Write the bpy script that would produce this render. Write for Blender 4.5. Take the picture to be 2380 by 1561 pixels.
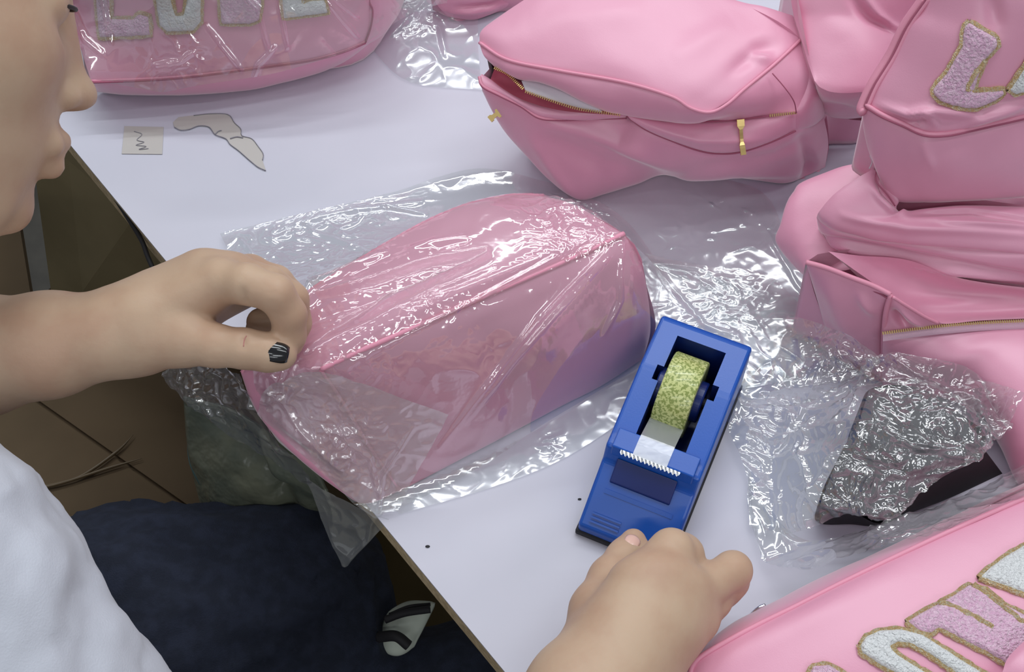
import bpy, bmesh, math, random
import numpy as np
from mathutils import Vector, Matrix, noise
from mathutils.bvhtree import BVHTree
for o in list(bpy.data.objects): bpy.data.objects.remove(o)
SC = bpy.context.scene
COL = SC.collection
PI = math.pi
# ------------------------------------------------------------------ camera
FPX = 3000.0; TZ = .75; TH = math.radians(58)
ZV = Vector((0, math.cos(TH), -math.sin(TH))); YC = Vector((0, math.sin(TH), math.cos(TH))); XC = Vector((1, 0, 0))
CAM = Vector((0, 0, TZ)) - ZV * .85
cd = bpy.data.cameras.new('camera'); cam = bpy.data.objects.new('camera', cd); COL.objects.link(cam)
cam.location = CAM; cam.rotation_euler = (PI / 2 - TH, 0, 0)
cd.sensor_width = 36; cd.lens = 36 * FPX / 2380; cd.clip_start = .02
SC.camera = cam
# ------------------------------------------------------------------ world and lamps
W = bpy.data.worlds.new('world'); SC.world = W; W.use_nodes = True
bg = W.node_tree.nodes['Background']; bg.inputs[0].default_value = (.90, .95, 1, 1); bg.inputs[1].default_value = .24
def tube(name, loc, length, width, power, rz, tilt=0):
    l = bpy.data.lights.new(name, 'AREA'); l.shape = 'RECTANGLE'; l.size = length; l.size_y = width
    l.energy = power * .52; l.color = (.93, .97, 1)
    o = bpy.data.objects.new(name, l); COL.objects.link(o); o.location = loc; o.rotation_euler = (tilt, 0, rz)
for i, (x, y, rz, pw) in enumerate([(-.9, 1.15, .1, 17), (.35, 1.0, .1, 20), (1.5, 1.2, .1, 15), (-.2, 2.3, .1, 24), (1.1, .0, .1, 9), (-1.3, -.3, .1, 8), (.2, .35, .1, 11), (-.5, -1.3, .1, 8), (.7, -1.7, .1, 16), (.1, -2.6, .1, 14)]):  # lamps behind the camera are added fill for front faces and film highlights
    tube('ceiling_tube_or_fill_lamp', (x, y, 2.45), 1.15, .05, pw, rz)
SC.view_settings.view_transform = 'Standard'; SC.view_settings.look = 'None'
SC.view_settings.exposure = .0; SC.view_settings.gamma = 1
try: SC.view_settings.use_curve_mapping = False
except Exception: pass
# ------------------------------------------------------------------ helpers
def P(px, py, h):
    """point at height h above the worktop seen at pixel px,py of the 2380x1561 photograph"""
    d = ZV + XC * ((px - 1190) / FPX) + YC * ((780.5 - py) / FPX)
    return CAM + d * ((TZ + h - CAM.z) / d.z)
def PD(px, py, dep):
    return CAM + (ZV + XC * ((px - 1190) / FPX) + YC * ((780.5 - py) / FPX)) * dep
def tag(o, label=None, cat=None, group=None, kind=None):
    if label: o['label'] = label
    if cat: o['category'] = cat
    if group: o['group'] = group
    if kind: o['kind'] = kind
    return o
def empty(name, loc, label, cat, group=None):
    o = bpy.data.objects.new(name, None); COL.objects.link(o); o.location = loc; o.empty_display_size = .02
    return tag(o, label, cat, group)
def mesh(name, V, Fc, mat, parent=None, smooth=True):
    me = bpy.data.meshes.new(name); me.from_pydata([tuple(v) for v in V], [], [tuple(int(i) for i in f) for f in Fc])
    if smooth: me.polygons.foreach_set('use_smooth', [True] * len(me.polygons))
    me.update(); me.materials.append(mat)
    o = bpy.data.objects.new(name, me); COL.objects.link(o)
    if parent is not None: setpar(o, parent)
    return o
def setpar(o, p):
    o.parent = p
    if p.type == 'EMPTY' or p.parent is None or True:
        w = Matrix.Translation(p.location) if p.parent is None else Matrix.Translation(p.location + p.parent.location)
        o.matrix_parent_inverse = w.inverted()
def cr(pts, n):
    """Catmull-Rom resample by arc length"""
    p = np.array([tuple(q) for q in pts], float)
    if len(p) == 2:
        t = np.linspace(0, 1, n)[:, None]; return p[0] * (1 - t) + p[1] * t
    q = np.vstack([2 * p[0] - p[1], p, 2 * p[-1] - p[-2]]); out = []
    for i in range(1, len(q) - 2):
        t = np.linspace(0, 1, 24, endpoint=False)[:, None]
        a, b, c, d = q[i - 1], q[i], q[i + 1], q[i + 2]
        out.append(.5 * ((2 * b) + (-a + c) * t + (2 * a - 5 * b + 4 * c - d) * t ** 2 + (-a + 3 * b - 3 * c + d) * t ** 3))
    out = np.vstack(out + [p[-1:]]); s = np.r_[0, np.cumsum(np.linalg.norm(np.diff(out, axis=0), axis=1))]
    u = np.linspace(0, s[-1], n); return np.stack([np.interp(u, s, out[:, k]) for k in range(3)], 1)
def W3(pts): return [P(*q) if not isinstance(q, Vector) else q for q in pts]
def coons(c0, c1, d0, d1, nu, nv):
    a = cr(W3(c0), nu); b = cr(W3(c1), nu); c = cr(W3(d0), nv); d = cr(W3(d1), nv)
    u = np.linspace(0, 1, nu)[None, :, None]; v = np.linspace(0, 1, nv)[:, None, None]
    S = (1 - v) * a[None] + v * b[None] + (1 - u) * c[:, None] + u * d[:, None]
    S -= (1 - u) * (1 - v) * a[0] + u * (1 - v) * a[-1] + (1 - u) * v * b[0] + u * v * b[-1]
    return S
def normals(S):
    du = np.gradient(S, axis=1); dv = np.gradient(S, axis=0); n = np.cross(du, dv)
    return n / (np.linalg.norm(n, axis=2, keepdims=True) + 1e-12)
def topix(S):
    r = S - np.array(CAM); z = r @ np.array(ZV); x = r @ np.array(XC); y = r @ np.array(YC)
    return 1190 + FPX * x / z, 780.5 - FPX * y / z
def towards_cam(S, N):
    f = (N * (np.array(CAM) - S)).sum(2).mean(); return N if f >= 0 else -N
def segdist(X, Y, poly):
    D = np.full(X.shape, 1e9); Tm = np.zeros(X.shape); n = len(poly) - 1
    for i in range(n):
        ax, ay = poly[i]; bx, by = poly[i + 1]; dx, dy = bx - ax, by - ay; L2 = dx * dx + dy * dy + 1e-9
        t = np.clip(((X - ax) * dx + (Y - ay) * dy) / L2, 0, 1)
        d = np.hypot(X - ax - t * dx, Y - ay - t * dy); m = d < D
        D = np.where(m, d, D); Tm = np.where(m, (i + t) / n, Tm)
    return D, Tm
# numpy gradient noise
_rs = np.random.RandomState(7); _perm = np.r_[_rs.permutation(512), _rs.permutation(512)] ; _g = _rs.normal(size=(512, 3)); _g /= np.linalg.norm(_g, axis=1, keepdims=True)
def pn(x, y, z):
    xi, yi, zi = np.floor(x).astype(int), np.floor(y).astype(int), np.floor(z).astype(int)
    xf, yf, zf = x - xi, y - yi, z - zi
    f = lambda t: t * t * t * (t * (t * 6 - 15) + 10)
    u, v, w = f(xf), f(yf), f(zf)
    def g(i, j, k):
        h = _perm[(_perm[(_perm[(xi + i) & 511] + yi + j) & 511] + zi + k) & 511]
        q = _g[h]; return q[..., 0] * (xf - i) + q[..., 1] * (yf - j) + q[..., 2] * (zf - k)
    l = lambda a, b, t: a + t * (b - a)
    return l(l(l(g(0, 0, 0), g(1, 0, 0), u), l(g(0, 1, 0), g(1, 1, 0), u), v), l(l(g(0, 0, 1), g(1, 0, 1), u), l(g(0, 1, 1), g(1, 1, 1), u), v), w)
def ns(S, f, seed=0): return pn(S[..., 0] * f + seed * 13.7, S[..., 1] * f + seed * 5.3, S[..., 2] * f + seed * 9.1)
def grid_faces(nv, nu, off=0):
    i = np.arange(nv - 1)[:, None] * nu + np.arange(nu - 1)[None]; i = i.ravel() + off
    return np.stack([i, i + 1, i + nu + 1, i + nu], 1)
ALLV = {}
def panel(name, mat, parent, c0, c1, d0, d1, bulge=.004, nu=60, nv=40, folds=(), wr=.0008, wf=28, seed=1, bp=.6, label=None, thick=0):
    """one sewn panel: a Coons patch between four edges, puffed, with folds ((polyline px), width px, height m)"""
    S = coons(c0, c1, d0, d1, nu, nv); N = towards_cam(S, normals(S))
    u = np.linspace(0, 1, nu)[None]; v = np.linspace(0, 1, nv)[:, None]
    edge = np.clip(16 * u * (1 - u) * v * (1 - v), 0, 1) ** bp
    X, Y = topix(S); disp = bulge * edge + (wr * ns(S, wf, seed) * 1.6 + wr * .5 * ns(S, wf * 2.7, seed + 3)) * np.clip(edge * 2, 0, 1)
    for f in folds:
        D, t = segdist(X, Y, f[0]); amp = np.sin(np.clip(t * .92 + .04, 0, 1) * PI) ** .6 if len(f) < 4 else 1
        disp = disp + f[2] * np.exp(-(D / f[1]) ** 2) * amp * np.clip(edge * 3, 0, 1)
    S = S + N * disp[..., None]
    o = mesh(name, S.reshape(-1, 3), grid_faces(nv, nu), mat, parent)
    if label: o['label'] = label
    if thick:
        m = o.modifiers.new('s', 'SOLIDIFY'); m.thickness = thick; m.offset = 0
    return o
def tubeline(name, pts, r, mat, parent, n=60, k=8, world=False, label=None, closed=False, taper=False):
    p = cr(pts if world else W3(pts), n); V = []; Fc = []
    t = np.gradient(p, axis=0); t /= np.linalg.norm(t, axis=1, keepdims=True) + 1e-12
    up = np.array([.31, .17, .93])
    for i in range(n):
        a = np.cross(t[i], up); a /= np.linalg.norm(a) + 1e-9; b = np.cross(t[i], a)
        rr = r * (min(1, .15 + 4 * min(i, n - 1 - i) / n) if taper else 1)
        for j in range(k):
            q = 2 * PI * j / k; V.append(p[i] + rr * (a * math.cos(q) + b * math.sin(q)))
    for i in range(n - 1):
        for j in range(k): Fc.append((i * k + j, i * k + (j + 1) % k, (i + 1) * k + (j + 1) % k, (i + 1) * k + j))
    Fc.append(tuple(range(k))[::-1]); Fc.append(tuple((n - 1) * k + j for j in range(k)))
    o = mesh(name, V, Fc, mat, parent)
    if label: o['label'] = label
    return o
def bvh_of(objs):
    V = []; Fc = []
    dg = None
    for o in objs:
        off = len(V); M = Matrix.Identity(4)
        V += [v.co.copy() for v in o.data.vertices]; Fc += [[i + off for i in f.vertices] for f in o.data.polygons]
    return BVHTree.FromPolygons(V, Fc)
def hitpx(bv, px, py, lift=.0):
    d = (ZV + XC * ((px - 1190) / FPX) + YC * ((780.5 - py) / FPX)).normalized()
    h = bv.ray_cast(CAM, d)
    if h[0] is None: return None, None
    n = h[1] if h[1].dot(d) < 0 else -h[1]
    return h[0] + n * lift, n
def closed(name, mat, parent, loop, h0=.002, shrink=.9, drop=None):
    """hidden sides and underside: a wall from the outline down to a smaller base"""
    n = 72; p = cr(W3(loop + [loop[0]]), n + 1)[:-1]; c = p.mean(0); V = []; Fc = []
    rings = 6
    for k in range(rings):
        t = k / (rings - 1); q = c + (p - c) * (1 - (1 - shrink) * t); q[:, 2] = p[:, 2] * (1 - t) + (TZ + h0) * t
        V += list(q)
    for k in range(rings - 1):
        for j in range(n): Fc.append((k * n + j, k * n + (j + 1) % n, (k + 1) * n + (j + 1) % n, (k + 1) * n + j))
    V.append(np.array([c[0], c[1], TZ + h0])); m = len(V) - 1
    for j in range(n): Fc.append(((rings - 1) * n + j, (rings - 1) * n + (j + 1) % n, m))
    return mesh(name, V, Fc, mat, parent)
def boxobj(name, size, loc, mat, parent=None, bev=.002, rz=0):
    bm = bmesh.new(); bmesh.ops.create_cube(bm, size=1)
    bmesh.ops.scale(bm, vec=size, verts=bm.verts)
    if bev: bmesh.ops.bevel(bm, geom=bm.edges[:], offset=bev, segments=2, profile=.7, affect='EDGES')
    bmesh.ops.rotate(bm, cent=(0, 0, 0), matrix=Matrix.Rotation(rz, 3, 'Z'), verts=bm.verts)
    bmesh.ops.translate(bm, vec=loc, verts=bm.verts)
    me = bpy.data.meshes.new(name); bm.to_mesh(me); bm.free(); me.materials.append(mat)
    o = bpy.data.objects.new(name, me); COL.objects.link(o)
    if parent is not None: setpar(o, parent)
    return o
# ------------------------------------------------------------------ materials
def nt(name):
    m = bpy.data.materials.new(name); m.use_nodes = True; t = m.node_tree; t.nodes.clear()
    out = t.nodes.new('ShaderNodeOutputMaterial'); return m, t, out
def N_(t, kind, **kw):
    n = t.nodes.new(kind)
    for k, v in kw.items():
        if k in n.inputs: n.inputs[k].default_value = v
        else: setattr(n, k, v)
    return n
def mat_pr(name, col, rough=.5, metal=0, bump=None, var=None, sss=0, sheen=0, spec=.5, coat=0, trans=0):
    m, t, out = nt(name); p = N_(t, 'ShaderNodeBsdfPrincipled'); t.links.new(p.outputs[0], out.inputs[0])
    p.inputs['Base Color'].default_value = (*col, 1); p.inputs['Roughness'].default_value = rough; p.inputs['Metallic'].default_value = metal
    p.inputs['Specular IOR Level'].default_value = spec
    if coat: p.inputs['Coat Weight'].default_value = coat; p.inputs['Coat Roughness'].default_value = .1
    if sss: p.inputs['Subsurface Weight'].default_value = sss; p.inputs['Subsurface Radius'].default_value = (.012, .005, .003); p.inputs['Subsurface Scale'].default_value = 1
    if sheen: p.inputs['Sheen Weight'].default_value = sheen; p.inputs['Sheen Roughness'].default_value = .4
    tc = N_(t, 'ShaderNodeTexCoord')
    if var:   # (scale, colour2, low, high)
        n = N_(t, 'ShaderNodeTexNoise', Scale=var[0], Detail=4.0); t.links.new(tc.outputs['Object'], n.inputs['Vector'])
        r = N_(t, 'ShaderNodeMapRange'); r.inputs[1].default_value = var[2]; r.inputs[2].default_value = var[3]; t.links.new(n.outputs[0], r.inputs[0])
        mx = N_(t, 'ShaderNodeMix', data_type='RGBA'); mx.inputs[6].default_value = (*col, 1); mx.inputs[7].default_value = (*var[1], 1)
        t.links.new(r.outputs[0], mx.inputs[0]); t.links.new(mx.outputs[2], p.inputs['Base Color'])
    if bump:  # list of (scale, strength, distance)
        prev = None
        for sc, st, di in bump:
            n = N_(t, 'ShaderNodeTexNoise', Scale=sc, Detail=3.0); t.links.new(tc.outputs['Object'], n.inputs['Vector'])
            b = N_(t, 'ShaderNodeBump', Strength=st, Distance=di); t.links.new(n.outputs[0], b.inputs['Height'])
            if prev: t.links.new(prev.outputs[0], b.inputs['Normal'])
            prev = b
        t.links.new(prev.outputs[0], p.inputs['Normal'])
    return m
def mat_film(name, haze=.06, tint=(.97, .985, .98), rough=.13, bump=(90, .5, .0012), spec=1.0, fine=260):
    m, t, out = nt(name)
    tr = N_(t, 'ShaderNodeBsdfTransparent'); tr.inputs[0].default_value = (*tint, 1)
    gl = N_(t, 'ShaderNodeBsdfGlossy', Roughness=rough); gl.inputs[0].default_value = (1, 1, 1, 1)
    df = N_(t, 'ShaderNodeBsdfDiffuse'); df.inputs[0].default_value = (.85, .88, .88, 1)
    tl = N_(t, 'ShaderNodeBsdfTranslucent'); tl.inputs[0].default_value = (.85, .88, .88, 1)
    tc = N_(t, 'ShaderNodeTexCoord')
    n1 = N_(t, 'ShaderNodeTexNoise', Scale=bump[0], Detail=2.0, Distortion=1.2)
    if hasattr(n1, 'noise_type'): n1.noise_type = 'RIDGED_MULTIFRACTAL'
    n2 = N_(t, 'ShaderNodeTexNoise', Scale=fine, Detail=1.0)
    for n in (n1, n2): t.links.new(tc.outputs['Object'], n.inputs['Vector'])
    n3 = N_(t, 'ShaderNodeTexNoise', Scale=bump[0] * .16, Detail=1.0); t.links.new(tc.outputs['Object'], n3.inputs['Vector'])
    mr = N_(t, 'ShaderNodeMapRange'); mr.inputs[1].default_value = .42; mr.inputs[2].default_value = .66; mr.inputs[3].default_value = .12; mr.inputs[4].default_value = 2.2; t.links.new(n3.outputs[0], mr.inputs[0])
    b1 = N_(t, 'ShaderNodeBump', Strength=bump[1], Distance=bump[2]); mm = N_(t, 'ShaderNodeMath', operation='MULTIPLY'); b2 = N_(t, 'ShaderNodeBump', Strength=.10, Distance=.0005)
    t.links.new(n1.outputs[0], mm.inputs[0]); t.links.new(mr.outputs[0], mm.inputs[1]); t.links.new(mm.outputs[0], b1.inputs['Height']); t.links.new(n2.outputs[0], b2.inputs['Height']); t.links.new(b1.outputs[0], b2.inputs['Normal'])
    for s in (gl, df, tl): t.links.new(b2.outputs[0], s.inputs['Normal'])
    ge = N_(t, 'ShaderNodeNewGeometry'); dt = N_(t, 'ShaderNodeVectorMath', operation='DOT_PRODUCT')
    t.links.new(ge.outputs['Incoming'], dt.inputs[0]); t.links.new(b2.outputs[0], dt.inputs[1])
    ab = N_(t, 'ShaderNodeMath', operation='ABSOLUTE'); t.links.new(dt.outputs['Value'], ab.inputs[0])
    om = N_(t, 'ShaderNodeMath', operation='SUBTRACT', use_clamp=True); om.inputs[0].default_value = 1; t.links.new(ab.outputs[0], om.inputs[1])
    pw = N_(t, 'ShaderNodeMath', operation='POWER'); pw.inputs[1].default_value = 5; t.links.new(om.outputs[0], pw.inputs[0])
    mu = N_(t, 'ShaderNodeMath', operation='MULTIPLY_ADD', use_clamp=True); mu.inputs[1].default_value = .85 * spec; mu.inputs[2].default_value = .19 * spec; t.links.new(pw.outputs[0], mu.inputs[0])
    hz = N_(t, 'ShaderNodeMixShader', ); hz.inputs[0].default_value = .5; t.links.new(df.outputs[0], hz.inputs[1]); t.links.new(tl.outputs[0], hz.inputs[2])
    a = N_(t, 'ShaderNodeMixShader'); a.inputs[0].default_value = haze; t.links.new(tr.outputs[0], a.inputs[1]); t.links.new(hz.outputs[0], a.inputs[2])
    b = N_(t, 'ShaderNodeMixShader'); t.links.new(mu.outputs[0], b.inputs[0]); t.links.new(a.outputs[0], b.inputs[1]); t.links.new(gl.outputs[0], b.inputs[2])
    t.links.new(b.outputs[0], out.inputs[0]); return m
PINK = mat_pr('pink_nylon', (.76, .325, .465), .43, bump=[(1400, .10, .0005), (60, .10, .002)], sheen=.7, spec=1)
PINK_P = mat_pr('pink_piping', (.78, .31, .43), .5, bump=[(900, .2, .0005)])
PINK_IN = mat_pr('pink_lining', (.50, .10, .16), .65, bump=[(300, .2, .001)])
SEAM = mat_pr('seam_thread', (.38, .10, .17), .8)
STITCH = mat_pr('stitch_thread', (.75, .3, .42), .7)
GOLD = mat_pr('gold_metal', (.83, .60, .25), .28, 1)
GLIT = mat_pr('gold_glitter', (.86, .62, .30), .3, .5, bump=[(1500, 1, .003)], var=(900, (.95, .85, .6), .45, .6))
WTAPE = mat_pr('white_zipper_tape', (.66, .62, .68), .7, bump=[(1200, .3, .0005)])
LTAPE = mat_pr('lilac_zipper_tape', (.66, .42, .53), .7, bump=[(1200, .3, .0005)])
CHW = mat_pr('white_chenille', (.86, .87, .88), .95, bump=[(700, 1, .003)], sheen=.5)
CHP = mat_pr('pale_pink_chenille', (.80, .47, .66), .95, bump=[(700, 1, .003)], var=(600, (.88, .62, .76), .4, .65), sheen=.5)
TABLE = mat_pr('white_laminate', (.57, .57, .66), .42, var=(5, (.61, .60, .69), .4, .6), bump=[(40, .04, .001)])
EDGEM = mat_pr('chipboard_edge', (.62, .49, .30), .8, var=(260, (.46, .35, .20), .4, .6), bump=[(400, .5, .001)])
UNDER = mat_pr('table_underside', (.16, .13, .08), .8)
BLUE = mat_pr('blue_plastic', (.006, .085, .44), .30, bump=[(900, .08, .0004)])
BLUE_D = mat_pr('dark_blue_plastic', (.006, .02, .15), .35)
RUB = mat_pr('black_rubber', (.012, .012, .016), .6)
STEEL = mat_pr('steel_blade', (.75, .76, .8), .2, 1)
TAPEY = mat_pr('yellow_tape_roll', (.58, .62, .25), .35, var=(650, (.26, .32, .08), .48, .53), coat=.3)
SKIN = mat_pr('skin', (.56, .395, .275), .5, var=(30, (.50, .32, .22), .4, .65), bump=[(350, .15, .0008)], sss=.12, spec=.4)
NAIL = mat_pr('black_nail_polish', (.008, .008, .010), .15, coat=.5)
NAILN = mat_pr('bare_nail', (.78, .50, .42), .3, coat=.2)
HAIR = mat_pr('dark_hair', (.018, .012, .010), .5)
LIP = mat_pr('lip_skin', (.55, .22, .20), .45, sss=.1)
SHIRT = mat_pr('white_cotton', (.62, .64, .72), .85, bump=[(900, .3, .0006), (30, .2, .003)], sheen=.2)
JEAN = mat_pr('navy_denim', (.012, .017, .036), .85, var=(90, (.020, .027, .055), .4, .62), bump=[(1100, .6, .0008)])
JEAN2 = mat_pr('blue_denim', (.016, .028, .058), .85, var=(120, (.035, .055, .095), .4, .62), bump=[(1100, .6, .0008)])
CARD = mat_pr('brown_cardboard', (.17, .115, .062), .8, var=(7, (.125, .085, .045), .4, .65), bump=[(25, .2, .003)])
CARD2 = mat_pr('olive_cardboard', (.24, .19, .095), .8, var=(9, (.18, .14, .065), .4, .65), bump=[(25, .2, .003)])
PTAPE = mat_pr('clear_packing_tape', (.19, .135, .075), .34, bump=[(18, .6, .006)])
FLOOR = mat_pr('concrete_floor', (.16, .15, .13), .7, var=(14, (.10, .095, .085), .35, .65))
GREYP = mat_pr('grey_green_plastic', (.12, .14, .11), .3, var=(18, (.20, .21, .15), .4, .65), bump=[(45, .8, .006)])
TEAL = mat_pr('teal_edge_plastic', (.09, .17, .17), .35)
STRW = mat_pr('striped_cloth', (.55, .60, .52), .8)
GREY = mat_pr('dark_grey_foam', (.075, .072, .085), .6, bump=[(120, .5, .002)])
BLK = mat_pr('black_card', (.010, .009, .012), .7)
BROWN = mat_pr('brown_strand', (.25, .14, .07), .5)
METAL = mat_pr('table_leg_metal', (.25, .25, .26), .4, .8)
STICK = mat_pr('yellowed_tape', (.50, .475, .45), .45)
PENL = mat_pr('grey_pencil_mark', (.26, .25, .29), .8)
FILM = mat_film('clear_film', .10, rough=.085, bump=(26, .35, .0014))
FILMH = mat_film('hanging_milky_film', .30, rough=.10, bump=(40, .5, .0018))
FILM2 = mat_film('crisp_clear_film', .09, rough=.09, bump=(60, 1, .0030))
FILM3 = mat_film('thin_smooth_film', .05, rough=.15, bump=(22, .6, .003), fine=120)
FILMG = mat_film('film_milky', .28, rough=.16, bump=(60, .7, .002))

# ================================================================== the setting
S = boxobj('floor', (5, 5, .04), (0, 0, -.02), FLOOR, bev=0); S['kind'] = 'structure'
# ------------------------------------------------------------------ table: corner rectangle along the photographed edge
E0 = P(155, 320, 0); E1 = P(1180, 1561, 0); ED = (E1 - E0).normalized(); EN = Vector((-ED.y, ED.x, 0))
if EN.x < 0: EN = -EN
table = empty('worktable', (0, 0, 0), 'long work table with white laminate top and raw chipboard edge', 'table')
table.location = (E0 + ED * .3 + EN * .45); table.location.z = 0
def slab(name, a, b, c, d, z0, z1, mat, par):   # a..b along the edge, c..d inward
    q = [E0 + ED * s + EN * n for s, n in ((a, c), (b, c), (b, d), (a, d))]
    V = [(p.x, p.y, z0) for p in q] + [(p.x, p.y, z1) for p in q]
    return mesh(name, V, [(3, 2, 1, 0), (4, 5, 6, 7), (0, 1, 5, 4), (1, 2, 6, 5), (2, 3, 7, 6), (3, 0, 4, 7)], mat, par, False)
slab('laminate_top', -.75, 1.35, -.0012, .95, TZ - .0018, TZ, TABLE, table)
slab('chipboard_core', -.75, 1.35, 0, .948, TZ - .026, TZ - .0018, EDGEM, table)
slab('edge_black_strip', -.75, 1.35, -.0008, -.0001, TZ - .0030, TZ - .0018, BLK, table)['label'] = 'thin black line under the laminate'  # narrow black strip just below the laminate
slab('apron', -.7, 1.3, .08, .10, TZ - .09, TZ - .026, UNDER, table)
for s, n in ((-.68, .10), (1.28, .10), (-.68, .86), (1.28, .86)):
    p = E0 + ED * s + EN * n; boxobj('leg', (.04, .04, TZ - .026), (p.x, p.y, (TZ - .026) / 2), METAL, table, .003, math.atan2(ED.y, ED.x))

# ================================================================== bags
# ---- bag B : open bag, middle top
def bagB():
    R = empty('cosmetic_bag', P(1500, 250, 0), 'pink nylon bag lying half unzipped, white zipper tape showing at its mouth', 'bag')
    seam = [(1114, 100, .10), (1180, 140, .104), (1300, 165, .108), (1450, 192, .110), (1560, 225, .110), (1605, 252, .106), (1650, 262, .104)]
    seamr = [(1650, 262, .104), (1690, 243, .106), (1730, 208, .108), (1800, 150, .110), (1862, 92, .110)]
    panel('top_panel', PINK, R, seam, [(1222, -3, .115), (1340, -55, .125), (1500, -80, .13), (1700, -3, .12), (1775, 15, .118), (1842, 36, .115)],
          [(1114, 100, .10), (1120, 70, .104), (1165, 35, .108), (1222, -3, .115)], [(1650, 262, .104), (1730, 208, .108), (1862, 92, .110), (1842, 36, .115)],
          .006, 90, 60, [([(1700, 170), (1760, 120), (1800, 110)], 16, -.003), ([(1560, 150), (1700, 60)], 30, .002), ([(1740, 130), (1800, 150)], 12, .003), ([(1230, 60), (1500, 40)], 40, .002)], .0012, 16, 2)
    zipl = [(1150, 156, .094), (1180, 171, .093), (1212, 186, .0925), (1260, 191, .092), (1300, 205, .091), (1345, 229, .088), (1400, 256, .083), (1450, 266, .08), (1560, 281, .08), (1640, 283, .08), (1720, 277, .08), (1850, 262, .085)]
    g = panel('gusset', PINK, R, seam + seamr[1:], zipl, [seam[0], (1125, 130, .098), zipl[0]], [seamr[-1], (1880, 180, .10), zipl[-1]], .004, 120, 24,
              [([(1600, 262), (1655, 275), (1700, 255)], 14, -.002)], .0010, 30, 4)
    outer = [(1862, 92, .110), (1882, 140, .10), (1900, 190, .08), (1916, 240, .06), (1915, 272, .05)]
    sp = panel('end_panel', PINK, R, outer, [(1850, 262, .085), (1849, 283, .0775), (1850, 303, .07)], [outer[0], (1880, 180, .10), (1850, 262, .085)], [outer[-1], (1890, 292, .06), (1850, 303, .07)], .004, 30, 30, (), .001, 30, 5)
    flow = [(1456, 268, .079), (1500, 300, .074), (1560, 326, .068), (1620, 348, .063), (1665, 356, .060), (1720, 353, .060), (1790, 330, .064), (1850, 303, .07)]
    fl = panel('zipper_flap', PINK, R, [(1456, 267, .081)] + zipl[8:], flow, [(1456, 267, .081), (1456, 268, .079)], [zipl[-1], (1850, 303, .07)], .006, 60, 16, [([(1500, 285), (1620, 320), (1750, 320)], 10, .002)], .0006, 40, 6)
    lipu = [(1120, 172, .088), (1140, 184, .086), (1172, 208, .082), (1215, 232, .079), (1280, 252, .077), (1350, 262, .077), (1456, 268, .079)]
    pip = [(1114, 178, .088), (1122, 200, .085), (1160, 220, .080), (1210, 245, .076), (1252, 272, .072), (1300, 277, .070), (1380, 274, .070), (1456, 272, .073), (1500, 304, .070)]
    panel('mouth_lip', PINK, R, lipu, pip[:-1], [lipu[0], pip[0]], [lipu[-1], pip[-2]], .003, 70, 12, (), .0006, 40, 7)
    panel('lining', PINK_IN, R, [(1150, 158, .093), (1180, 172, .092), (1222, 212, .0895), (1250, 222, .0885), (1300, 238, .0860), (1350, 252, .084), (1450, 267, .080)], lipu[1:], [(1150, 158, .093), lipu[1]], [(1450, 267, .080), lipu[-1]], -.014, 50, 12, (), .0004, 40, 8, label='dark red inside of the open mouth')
    rim = pip[:-1] + flow[1:] + [(1885, 292, .06), (1915, 272, .05)]
    base = [(1135, 240, .066), (1170, 300, .045), (1215, 352, .03), (1270, 412, .014), (1320, 452, .004), (1355, 465, .001), (1400, 452, .001), (1470, 428, .001), (1545, 405, .002), (1600, 410, .002), (1660, 405, .003), (1740, 415, .001), (1822, 426, .001), (1875, 408, .001), (1918, 388, .001)]
    lf = panel('front_panel', PINK, R, rim, base, [pip[0], base[0]], [(1915, 272, .05), (1925, 330, .03), (1918, 388, .001)], .006, 140, 40,
               [([(1240, 300), (1400, 370), (1560, 400)], 26, -.005), ([(1290, 280), (1450, 330), (1600, 380)], 20, .004), ([(1230, 300), (1300, 400), (1340, 450)], 14, .003), ([(1860, 320), (1880, 380), (1870, 415)], 14, -.006),
                ([(1350, 310), (1520, 380)], 12, -.002), ([(1650, 370), (1800, 350), (1880, 310)], 10, -.002), ([(1560, 400), (1700, 380), (1850, 395)], 12, .003)], .0012, 24, 9)
    closed('back_panel', PINK, R, [(1114, 100, .10), (1222, -3, .115), (1340, -55, .125), (1500, -80, .13), (1700, -3, .12), (1862, 92, .11), (1916, 240, .05), (1918, 380, .004), (1822, 420, .001), (1545, 402, .002), (1355, 460, .001), (1215, 350, .03), (1135, 240, .066), (1116, 185, .085), (1128, 168, .088), (1140, 150, .092)], .001, .72)
    tubeline('piping', [(q[0], q[1] - 1, q[2] + .001) for q in seam + seamr[1:]], .0011, PINK_P, R, 120)
    tubeline('piping', [(q[0], q[1], q[2] + .001) for q in pip[:-1]], .0012, PINK_P, R, 80)
    tubeline('seam', [(q[0], q[1] + 3, q[2] + .001) for q in pip[:-1]], .0005, SEAM, R, 80)
    tubeline('seam', [(q[0] , q[1] + 1, q[2] + .001) for q in flow], .0006, SEAM, R, 70)
    tubeline('seam', [(q[0], q[1], q[2] + .0012) for q in zipl[7:]], .0006, SEAM, R, 60)
    tubeline('seam', [(1795, 170, .1125), (1825, 205, .107), (1845, 235, .099), (1851, 262, .0875)], .0004, SEAM, R, 30)
    # white zipper tape with gold teeth
    tp = panel('zipper_tape', WTAPE, R, [(1212, 188, .0920), (1240, 187, .0915), (1290, 200, .0905), (1340, 226, .0885), (1400, 258, .084)],
          [(1222, 212, .0895), (1250, 222, .0885), (1300, 238, .0860), (1350, 252, .084), (1400, 262, .082)], [(1212, 188, .0925), (1222, 212, .0895)], [(1400, 258, .084), (1400, 262, .082)], .0015, 40, 8, (), .0002, 50, 3)
    teeth(R, [(1222, 213, .0905), (1250, 223, .0895), (1300, 240, .087), (1350, 254, .085), (1440, 267, .082)], 44)
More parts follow.
